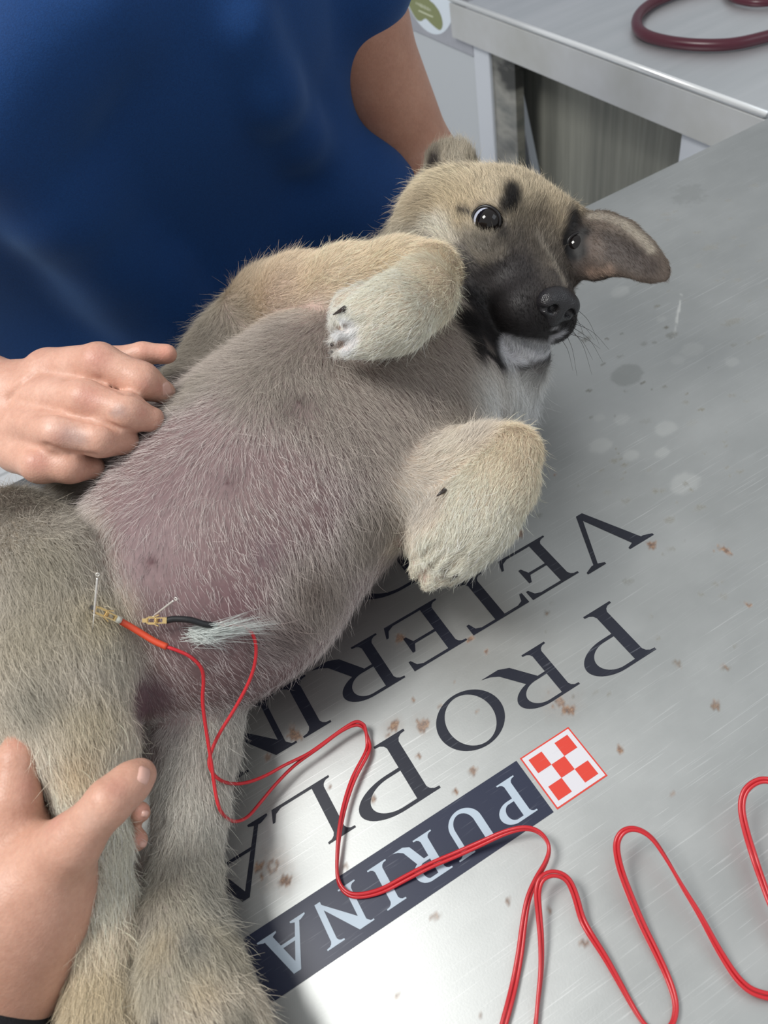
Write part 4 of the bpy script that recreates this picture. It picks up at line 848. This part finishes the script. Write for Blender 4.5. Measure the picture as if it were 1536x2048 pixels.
m_nail = mat_new('fingernail', srgb(214, 170, 156), .28, spec=.5); m_nail2 = mat_new('pale_nail_rim', srgb(228, 214, 206), .3)
def dchain(S, pts, k=.004, hints=None):
    Q = [(D(x, y, d), r * d / FPX) for x, y, d, r in pts]
    for (a, ra), (b, rb) in zip(Q, Q[1:]): S.cone(a, b, ra, rb, k)
    return Q
def spots(Vv, base, marks, S):
    col = np.tile(np.array(base), (len(Vv), 1))
    for (x, y, r, c, a) in marks:
        p = S.trace(x, y); q = np.linalg.norm(Vv - p, axis=1) / V(p, r); m = (a * smooth01((1.6 - q) / 1.6))[:, None]; col = col * (1 - m) + np.array(c) * m
    return col
def finish(S, vox, name, mat, parent, base, marks):
    a, b = S.mesh(vox); n = vnormals(a, b)
    dS = S.value(a[:2000] + n[:2000] * .0008) - S.value(a[:2000])
    if dS.mean() < 0: b = b[:, ::-1]
    me = mesh_np(name, a, b); color_attr(me, spots(a, base, marks, S)); return link(name, me, mat, parent)
def nail(S, x, y, dx, dy, w_, l_, parent, depth_off=.0003, tilt=(0, 0, 1)):
    """a fingernail: a thin curved plate lying on the finger's surface, its long way along (dx, dy) in the picture"""
    c = S.trace(x, y); e = .0006; g_ = np.array([S.value((c + np.eye(3)[i] * e)[None])[0] - S.value((c - np.eye(3)[i] * e)[None])[0] for i in range(3)]); n = g_ / np.linalg.norm(g_)
    t = RW[0] * dx + RW[1] * dy; t -= n * (t @ n); t /= np.linalg.norm(t); s_ = np.cross(n, t); w_ = V(c, w_); l_ = V(c, l_)
    vs_ = []; fs = []; nu, nv = 9, 9
    for i in range(nu):
        for j in range(nv):
            a = (i / (nu - 1) * 2 - 1); b = (j / (nv - 1) * 2 - 1); r_e = math.sqrt(max(0, 1 - abs(b) ** 4 * .75)); aa = a * r_e
            p = c + s_ * aa * w_ + t * b * l_; pv = p + n * .004
            for _ in range(12): pv = pv - n * S.value(pv[None])[0] * .8
            vs_.append(pv + n * (.00045 + .0004 * (1 - a * a) * (1 - b ** 4)) - n * .0009 * (abs(a) > .99 or abs(b) > .99))
    for i in range(nu - 1):
        for j in range(nv - 1): fs.append((i * nv + j, (i + 1) * nv + j, (i + 1) * nv + j + 1, i * nv + j + 1))
    me = poly_mesh('fingernail', vs_, fs); me.polygons.foreach_set('use_smooth', [True] * len(me.polygons)); return link('fingernail', me, m_nail, parent)

# ---- the person in the blue scrub top: torso, both arms, the right hand closed on the flank
B1 = Sdf()
B1.cone((-.03, .545, -.20), (-.03, .545, .30), .175, .165, .03, .60, up=(0, 1, 0))
B1.cone((-.03, .545, .30), (-.03, .55, .47), .06, .05, .04)
RSH = np.array([-.205, .545, .35]); LSH = np.array([.145, .535, .35])
for s_ in (RSH, LSH): B1.cone((-.03, .55, .37), s_, .06, .052, .05)
dchain(B1, [(105, 742, .432, 45), (200, 726, .414, 39), (284, 762, .414, 36), (328, 785, .424, 24)])                      # index
dchain(B1, [(78, 792, .425, 44), (172, 799, .405, 39), (255, 824, .402, 37), (302, 838, .408, 27)])                       # middle
dchain(B1, [(52, 850, .422, 44), (118, 867, .400, 37), (200, 878, .400, 35), (252, 884, .410, 27)])                       # ring
dchain(B1, [(36, 905, .425, 40), (80, 930, .406, 35), (140, 934, .406, 31), (184, 934, .415, 25)])                        # little finger
dchain(B1, [(120, 770, .455, 44), (225, 722, .455, 28), (286, 707, .453, 22), (334, 708, .455, 20)], .003)                # thumb
dchain(B1, [(100, 815, .446, 56), (215, 800, .432, 40), (250, 845, .430, 38)], .004)
q0 = dchain(B1, [(92, 770, .437, 52), (30, 800, .445, 70), (-40, 800, .460, 88), (-110, 770, .480, 98)], .012); dchain(B1, [(45, 880, .432, 50), (-20, 850, .450, 72), (-60, 820, .465, 86)], .012)
EL1 = np.array([-.31, .47, .10]); B1.cone(q0[-1][0], EL1, .030, .036, .02); B1.cone(EL1, RSH, .037, .048, .02)
def Yp(px, py, y): d_ = ray(px, py); return CAM + d_ * ((y - CAM[1]) / d_[1])
ua, ub = Yp(690, 30, .49), Yp(838, 352, .475); B1.cone(LSH, ua, .047, .043, .02); B1.cone(ua, ub, .043, .037, .02)
WL = np.array([.150, .330, .030]); B1.cone(ub, WL, .036, .024, .02)
B1.ell(WL + np.array([-.03, -.02, -.004]), [np.array([.83, .55, 0]), np.array([-.55, .83, 0]), np.array([0, 0, 1])], (.045, .036, .016), .015)
for k in range(4):                                             # the supporting hand's fingers under the neck
    a = WL + np.array([-.055 + .008 * k, -.030 - .012 * k, -.006]); B1.cone(a, a + np.array([-.035, -.022, -.004]), .0085, .0078, .004); B1.cone(a + np.array([-.035, -.022, -.004]), a + np.array([-.052, -.036, .004]), .0078, .0068, .004)
a = WL + np.array([-.02, .012, .0]); B1.cone(a, a + np.array([-.05, .012, .004]), .010, .008, .004)
for pts in ([(130, 757), (200, 761), (250, 784), (312, 812)], [(78, 828), (130, 827), (190, 842), (256, 862)], [(58, 895), (95, 893), (140, 907), (190, 912)], [(0, 836), (18, 795), (46, 762), (70, 747)]):
    Q = [B1.trace(x, y) for x, y in pts]
    for a, b in zip(Q, Q[1:]): B1.cone(a, b, .0016, .0016, .0018, sub=True)
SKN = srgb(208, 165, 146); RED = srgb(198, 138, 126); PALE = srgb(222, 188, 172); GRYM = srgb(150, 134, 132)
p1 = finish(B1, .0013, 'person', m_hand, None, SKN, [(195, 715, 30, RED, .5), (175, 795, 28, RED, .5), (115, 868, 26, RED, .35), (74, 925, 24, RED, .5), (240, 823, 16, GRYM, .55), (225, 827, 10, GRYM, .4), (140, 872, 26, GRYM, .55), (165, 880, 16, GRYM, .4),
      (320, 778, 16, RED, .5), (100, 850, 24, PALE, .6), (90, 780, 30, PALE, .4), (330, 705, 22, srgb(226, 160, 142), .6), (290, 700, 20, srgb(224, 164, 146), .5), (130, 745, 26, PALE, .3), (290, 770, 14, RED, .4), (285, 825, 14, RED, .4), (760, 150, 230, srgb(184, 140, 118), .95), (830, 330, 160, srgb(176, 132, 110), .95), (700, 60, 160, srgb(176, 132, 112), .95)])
tag(p1, 'person in a royal blue scrub top behind the table, fist resting on the puppy', 'person')
nail(B1, 335, 778, 26, 30, 13, 15, p1)
mole = uv_sphere('mole', Yp(829, 188, .452), .0012, mat_new('mole_brown', srgb(96, 58, 48), .5), p1, seg=10)

m_scrub = mat_new('royal_blue_scrub', srgb(15, 57, 110), .75, spec=.25); bsdf(m_scrub).inputs['Sheen Weight'].default_value = .25; bsdf(m_scrub).inputs['Sheen Roughness'].default_value = .4; bsdf(m_scrub).inputs['Sheen Tint'].default_value = (.35, .6, 1, 1)
wv = noise(m_scrub, coords(m_scrub, (1, 1, 1)), 1100, 2, .6); nb = noise(m_scrub, coords(m_scrub, (5, 5, 3), (.3, .5, 0)), 1, 2, .4)
nbr = ramp(m_scrub, nb, [(.3, (0, 0, 0)), (.7, (1, 1, 1))])
lk(m_scrub, mix(m_scrub, 1.0, srgb(15, 57, 110), ramp(m_scrub, wv, [(.3, (.82,) * 3), (.7, (1.12,) * 3)]), 'MULTIPLY'), bsdf(m_scrub).inputs['Base Color'])
b1 = bump(m_scrub, wv, .25, .0005); b2 = nd(m_scrub, 'ShaderNodeBump'); b2.inputs['Strength'].default_value = .8; b2.inputs['Distance'].default_value = .02; lk(m_scrub, nb, b2.inputs['Height']); lk(m_scrub, b2.outputs[0], b1.inputs['Normal'])
T1 = Sdf()
T1.cone((-.025, .540, -.18), (-.030, .540, .30), .200, .185, .03, .63, up=(0, 1, 0))
T1.ell((-.095, .480, .245), np.eye(3), (.085, .075, .095), .11); T1.ell((.050, .480, .245), np.eye(3), (.080, .075, .095), .11)
T1.cone((-.03, .55, .34), RSH, .085, .070, .04); T1.cone((-.03, .55, .34), LSH, .085, .070, .04)
T1.cone(LSH, Yp(668, -75, .49), .066, .062, .02); T1.cone(RSH, RSH * .55 + EL1 * .45, .066, .064, .02)
def fold(pts, r, y=.425, k=.03, sub=False):
    Q = []
    for x, yy in pts:
        # walk the ray onto the cloth
        d_ = ray(x, yy); d_ = d_ / np.linalg.norm(d_); t = .3
        for _ in range(90):
            v = T1.value((CAM + d_ * t)[None])[0]; t += v * .8
            if abs(v) < 5e-4: break
        Q.append(CAM + d_ * t)
    return [(Q[i], Q[i + 1], r, k, sub) for i in range(len(Q) - 1)]
F_ = []
F_ += fold([(500, 60), (545, 190), (600, 275), (680, 360), (790, 450)], .0085, k=.020)
F_ += fold([(60, 300), (130, 420), (230, 540), (300, 660)], .012, k=.04)
F_ += fold([(330, 560), (352, 620), (372, 690)], .010, k=.025)
F_ += fold([(200, 20), (60, 120), (-60, 260)], .012, k=.04)
T1.cone(Yp(720, 420, .455), Yp(800, 470, .452), .055, .050, .05)
for a, b, r, k, sb in F_: T1.cone(a + np.array([0, .0030, 0]), b + np.array([0, .0030, 0]), r + .0035, r + .0035, k + .004)
T1.cone(Yp(585, 40, .49), Yp(592, 250, .475), .030, .030, .035)
# open the cloth at the sleeve ends and the hem
a, b = T1.mesh(.0032, 20); n = vnormals(a, b)
if (T1.value(a[:2000] + n[:2000] * .002) - T1.value(a[:2000])).mean() < 0: b = b[:, ::-1]
link('scrub_top', mesh_np('scrub_top', a, b), m_scrub, p1)
m_pants = mat_new('navy_trousers', srgb(24, 32, 58), .8)
PT = Sdf(); PT.cone((-.03, .55, -.20), (-.03, .55, -.26), .165, .160, .03, .66, up=(0, 1, 0))
for s_ in (-1, 1): PT.cone((-.03 + s_ * .085, .55, -.28), (-.03 + s_ * .10, .55, -.80), .085, .06, .03)
a, b = PT.mesh(.006, 16); n = vnormals(a, b)
if (PT.value(a[:2000] + n[:2000] * .002) - PT.value(a[:2000])).mean() < 0: b = b[:, ::-1]
link('trousers', mesh_np('trousers', a, b), m_pants, p1)
for s_ in (-1, 1):
    sh = uv_sphere('shoe', (-.03 + s_ * .10, .50, FL + .035), 1.0, mat_new('white_clog', (.7, .7, .7), .5), p1, sc_=(.048, .125, .035))

# ---- the second person: forearm and hand gripping the hind leg
B2 = Sdf()
dchain(B2, [(62, 1790, .322, 92), (146, 1684, .302, 54), (220, 1602, .298, 43), (262, 1565, .304, 37), (282, 1548, .309, 30)], .005)          # thumb
dchain(B2, [(14, 1690, .325, 62), (26, 1600, .322, 50), (36, 1520, .328, 40), (48, 1474, .338, 30), (95, 1470, .358, 26)], .004)            # index
dchain(B2, [(60, 1650, .335, 50), (78, 1590, .342, 28), (110, 1620, .365, 26)], .006)
dchain(B2, [(60, 1690, .35, 50), (150, 1660, .372, 28), (235, 1636, .362, 27), (280, 1624, .338, 21)], .004)                                  # middle, round the shank
dchain(B2, [(60, 1760, .35, 50), (150, 1720, .372, 30), (230, 1692, .362, 29), (274, 1680, .338, 22)], .004)                                  # ring
dchain(B2, [(60, 1820, .35, 50), (150, 1790, .366, 28), (215, 1765, .360, 22)], .004)                                                         # little finger
dchain(B2, [(5, 1730, .325, 88), (28, 1810, .320, 120), (10, 1930, .318, 106), (-45, 2070, .312, 104)], .018)
W2 = D(-45, 2070, .312); B2.cone(W2, (-.335, -.09, .085), .0215, .028, .01); B2.cone((-.335, -.09, .085), (-.43, -.27, .17), .028, .038, .01)
dchain(B2, [(118, 1710, .312, 46), (78, 1810, .318, 82), (40, 1920, .322, 80)], .015)
p2 = finish(B2, .0011, 'person', m_hand, None, srgb(204, 160, 140), [(110, 1640, 26, RED, .4), (180, 1640, 30, PALE, .35), (60, 1570, 26, RED, .4), (40, 1480, 26, srgb(218, 166, 150), .6), (285, 1625, 20, RED, .6), (275, 1685, 22, RED, .6), (230, 1575, 22, RED, .3), (60, 1850, 80, srgb(196, 152, 132), .5), (30, 1980, 70, srgb(182, 138, 116), .5)])
tag(p2, 'person in a dark sleeve whose hand grips the puppy\'s hind leg between thumb and fingers', 'person')
nail(B2, 290, 1548, 18, -20, 15, 19, p2); nail(B2, 291, 1628, 20, 4, 7, 8, p2); nail(B2, 287, 1690, 20, 8, 7, 9, p2)
m_cuff = mat_new('black_knit_sleeve', srgb(26, 27, 32), .9); nk = noise(m_cuff, coords(m_cuff), 700, 3, .6); bump(m_cuff, nk, .5, .0008)
CF = Sdf(); _d = np.array([-.335, -.09, .085]) - W2; CF.cone(W2 - _d * .12 + np.array([0, 0, .003]), W2 + _d, .0300, .0370, .008); CF.cone(W2 + _d, (-.43, -.27, .17), .037, .050, .01)
a, b = CF.mesh(.002, 20); n = vnormals(a, b)
if (CF.value(a[:2000] + n[:2000] * .002) - CF.value(a[:2000])).mean() < 0: b = b[:, ::-1]
link('sleeve', mesh_np('sleeve', a, b), m_cuff, p2)

# ================================================================== needles, clips and lead wires
m_wire = mat_new('red_wire_insulation', srgb(196, 40, 48), .28, spec=.5); m_sl1 = mat_new('orange_red_heat_shrink', srgb(206, 74, 44), .45); m_sl2 = mat_new('black_heat_shrink', srgb(26, 27, 30), .45)
m_gold = mat_new('gold_plated_clip', (.83, .60, .28), .25, 1.0); m_silver = mat_new('silver_needle', (.90, .89, .84), .3, .55); m_dksteel = mat_new('dark_steel_jaw', (.22, .21, .20), .35, 1.0)
def on_scene(x, y, off):
    if y > -900:
        d_ = ray(x, y); L = np.linalg.norm(d_); dn = d_ / L; t = .2; hit = None
        for _ in range(140):
            X = CAM + dn * t; v = dog.value(X[None])[0]
            if v < .0004: hit = X; break
            if X[2] < 0: break
            t += max(v * .8, .0005)
        tz = P(x, y, .0011)
        if hit is None: return tz, False
        return hit - dn * off, True
def wire_path(pts, offd=.0052, z0=.0013, lift=None):
    q = np.array([(x[0], x[1], x[2] if len(x) > 2 else 0) for x in pts], float); q = catmull(q, 3)
    surf_d = []
    for x, y, lf in q:
        X, on = on_scene(x, y, offd)
        if not on: X = P(x, y, z0 + max(lf, 0))
        surf_d.append(dep_of(X))
    surf_d = np.array(surf_d); dd = surf_d.copy()
    for _ in range(160):                    # the lead cannot dip into the animal or the table: it hangs taut between what carries it
        sm = dd.copy(); sm[1:-1] = .25 * dd[:-2] + .5 * dd[1:-1] + .25 * dd[2:]; dd = np.minimum(np.maximum(sm, surf_d - .03), surf_d)
    return np.array([D(x, y, d_) for (x, y, _), d_ in zip(q, dd)])
def smooth_path(p, it=2):
    for _ in range(it): p = np.vstack([p[:1], p[:-2] * .25 + p[1:-1] * .5 + p[2:] * .25, p[-1:]])
    return p
common = [(740, 1480), (733, 1508), (708, 1556, .002), (690, 1610, .003), (680, 1660, .003), (675, 1715, .002), (676, 1757), (690, 1783), (716, 1792), (762, 1782), (810, 1757), (860, 1731), (910, 1710), (960, 1688), (1010, 1666, .001), (1052, 1657, .003), (1082, 1668, .005), (1098, 1694, .005),
          (1092, 1724, .003), (1072, 1760, .001), (1056, 1800), (1047, 1850), (1040, 1905), (1030, 1960), (1018, 2010), (1003, 2070), (1000, 2130), (1030, 2150), (1062, 2110), (1070, 2060), (1076, 2000), (1082, 1940), (1082, 1880), (1078, 1830), (1075, 1785, .001), (1084, 1757, .002), (1108, 1747, .003), (1134, 1758, .003),
          (1150, 1790, .002), (1163, 1835), (1180, 1868), (1210, 1915), (1240, 1968), (1268, 2018), (1292, 2052), (1320, 2066), (1344, 2048), (1351, 2010), (1338, 1962), (1312, 1905), (1285, 1850), (1260, 1790, .001), (1240, 1735, .003), (1233, 1690, .005), (1246, 1664, .006), (1272, 1659, .006), (1302, 1676, .006), (1330, 1715, .006),
          (1365, 1775, .005), (1400, 1832, .004), (1440, 1905, .003), (1480, 1963, .003), (1520, 1988, .003), (1570, 1985, .003), (1640, 1900, .003), (1640, 1790, .003), (1590, 1690, .003), (1560, 1600, .004), (1545, 1566, .005), (1518, 1562, .006), (1492, 1580, .006), (1483, 1612, .005), (1490, 1655, .004), (1508, 1715, .003), (1525, 1765, .002), (1550, 1830, .001), (1600, 1920), (1700, 2000)]
wA = [(325, 1291), (352, 1300), (380, 1313), (402, 1335), (407, 1362), (405, 1400), (410, 1445), (417, 1490), (424, 1535), (430, 1580), (438, 1615), (452, 1635), (472, 1643), (496, 1633), (520, 1606, .003), (552, 1568, .003), (590, 1530, .002), (640, 1494), (680, 1464), (712, 1450, .002), (731, 1458, .003)]
wB = [(430, 1253), (460, 1252), (488, 1254), (505, 1268), (512, 1295), (509, 1330), (496, 1368), (468, 1420), (440, 1465), (424, 1500), (418, 1528), (430, 1552), (455, 1566), (490, 1566), (530, 1552), (570, 1530, .001), (615, 1508, .001), (655, 1480, .002), (690, 1455, .003), (714, 1443, .004), (732, 1452, .005)]
R_W = .00085
cA = wire_path(wA); cB = wire_path(wB)
cc_ = wire_path(common); cc_ = catmull(cc_, 3); T_ = np.gradient(cc_, axis=0); T_ /= np.linalg.norm(T_, axis=1)[:, None]
sd_ = np.cross(T_, np.array([0, 0, 1.0])); s_arc = np.cumsum(np.r_[0, np.linalg.norm(np.diff(cc_, axis=0), axis=1)])
tw = s_arc * 26; offs = sd_ * (np.cos(tw) * R_W * 1.05)[:, None] + np.array([0, 0, 1.0]) * (np.abs(np.sin(tw)) * R_W * 1.5)[:, None] * np.array([1.0]); offs2 = -sd_ * (np.cos(tw) * R_W * 1.05)[:, None]
pa = catmull(cA, 3); pb = catmull(cB, 3)
lead1 = np.vstack([pa, (cc_ + offs2)[3:]]); lead2 = np.vstack([pb, (cc_ + offs)[3:]])
for L in (lead1, lead2): L[:, 2] = np.maximum(L[:, 2], R_W + .0003)
A1 = smooth_path(lead1, 3); A2 = smooth_path(lead2, 3)
g1_ = tag(empty('electrode_lead', tuple(A1[0])), 'red electrode lead with an orange-red sleeve and gold clip on the puppy\'s thigh needle', 'electrode lead')
g2_ = tag(empty('electrode_lead', tuple(A2[0])), 'red electrode lead with a black sleeve and gold clip on the needle by the groin', 'electrode lead')
tube('wire', A1, R_W, m_wire, g1_, 8); tube('wire', A2, R_W, m_wire, g2_, 8)
def surf(x, y, off): return on_scene(x, y, off)[0]
s1p = np.array([surf(242, 1243, .0075), surf(262, 1254, .007), surf(285, 1268, .006), surf(310, 1283, .0055), A1[3]]); tube('sleeve', catmull(s1p, 6), .00155, m_sl1, g1_, 10)
s2p = np.array([surf(332, 1241, .0065), surf(350, 1238, .006), surf(380, 1240, .006), surf(408, 1248, .0055), surf(434, 1252, .005)]); tube('sleeve', catmull(s2p, 6), .00150, m_sl2, g2_, 10)
def obox(bm_v, bm_f, c, ax, h):
    i = len(bm_v)
    for a in (-1, 1):
        for b in (-1, 1):
            for d_ in (-1, 1): bm_v.append(c + ax[0] * a * h[0] + ax[1] * b * h[1] + ax[2] * d_ * h[2])
    for q in ((0, 1, 3, 2), (4, 6, 7, 5), (0, 4, 5, 1), (2, 3, 7, 6), (0, 2, 6, 4), (1, 5, 7, 3)): bm_f.append(tuple(i + k for k in q))
def clip(parent, p0, p1, nrm, jaw_mat):
    """a little sprung clip: two slotted gold arms, a coil spring on its pin, a jaw that bites the needle"""
    d_ = p1 - p0; L = np.linalg.norm(d_); d_ /= L; n = nrm - d_ * (nrm @ d_); n /= np.linalg.norm(n); s = np.cross(n, d_); ax = (d_, s, n)
    v = []; f = []
    for sg in (-1, 1):
        obox(v, f, p0 + d_ * L * .52 + s * sg * .0011, ax, (L * .48, .00028, .0005)); obox(v, f, p0 + d_ * L * .30 + s * sg * .0016 + n * .0004, ax, (L * .16, .00022, .0007))
        obox(v, f, p0 + d_ * L * .55 + s * sg * .0021 + n * .0008, (d_ * .9 + s * sg * .35, s, n), (L * .10, .00025, .0006))
    obox(v, f, p0 + d_ * L * .90, ax, (L * .10, .0013, .0006)); obox(v, f, p0 + d_ * L * .06, ax, (L * .05, .0012, .0004))
    arms = poly_mesh('clip_arms', v, f); bm = bmesh.new(); bm.from_mesh(arms); bmesh.ops.recalc_face_normals(bm, faces=bm.faces[:]); bm.to_mesh(arms); bm.free()
    link('clip_arms', arms, m_gold, parent)
    th_ = np.linspace(0, 2 * math.pi * 5, 80); coil = np.array([p0 + d_ * L * .5 + s * (-.0010 + .0020 * k / 79) + (d_ * math.cos(a) + n * math.sin(a)) * .0009 + n * .0004 for k, a in enumerate(th_)]); tube('spring', coil, .00016, m_gold, parent, 6)
    v = []; f = []; obox(v, f, p0 - d_ * .0004 + n * .0003, ax, (.0011, .0009, .0005)); jm = poly_mesh('jaw', v, f); bm = bmesh.new(); bm.from_mesh(jm); bmesh.ops.recalc_face_normals(bm, faces=bm.faces[:]); bm.to_mesh(jm); bm.free(); link('jaw', jm, jaw_mat, parent)
tocam = lambda p: (CAM - p) / np.linalg.norm(CAM - p)
a, b = surf(186, 1216, .011), surf(238, 1240, .0085); clip(g1_, a, b, tocam(a), m_dksteel)
tube('clip_collar', [b - (b - a) * .12, b + (b - a) * .05], .0016, mat_new('clear_collar', srgb(206, 206, 196), .3), g1_, 10)
a, b = surf(292, 1241, .009), surf(334, 1241, .0075); clip(g2_, a, b, tocam(a), m_gold)
# needles: shaft into the skin, wound handle, small loop on top
def needle(tip, top, label):
    e = tag(empty('acupuncture_needle', tuple(tip)), label, 'needle', None); d_ = top - tip; L = np.linalg.norm(d_); d_ /= L
    tube('shaft', [tip - d_ * .004, tip + d_ * L * .35], .00016, m_silver, e, 8)
    n = int(L * .65 / .00045); hs = np.array([tip + d_ * (L * .33 + k * .00045) for k in range(n)]); tube('handle', hs, (.00042 + .00005 * (np.arange(n) % 2)), m_silver, e, 8)
    s = np.cross(d_, tocam(top)); s /= np.linalg.norm(s); q = [top + d_ * .0007 + (d_ * math.cos(t) + s * math.sin(t)) * .0007 for t in np.linspace(0, 2 * math.pi, 17)]; tube('handle_loop', q, .00022, m_silver, e, 6)
t0 = dog.trace(185, 1262); c0 = surf(189, 1216, .011); tp = c0 + (c0 - t0) / np.linalg.norm(c0 - t0) * .004
q = D(195, 1152, dep_of(c0) - .010); needle(t0, q, 'silver acupuncture needle standing in the thigh, held by the clip with the orange-red sleeve')
t0 = dog.trace(289, 1246); c0 = surf(292, 1241, .009); q = D(350, 1199, dep_of(c0) - .006); needle(t0, q, 'silver acupuncture needle leaning over the groin, held by the clip with the black sleeve')
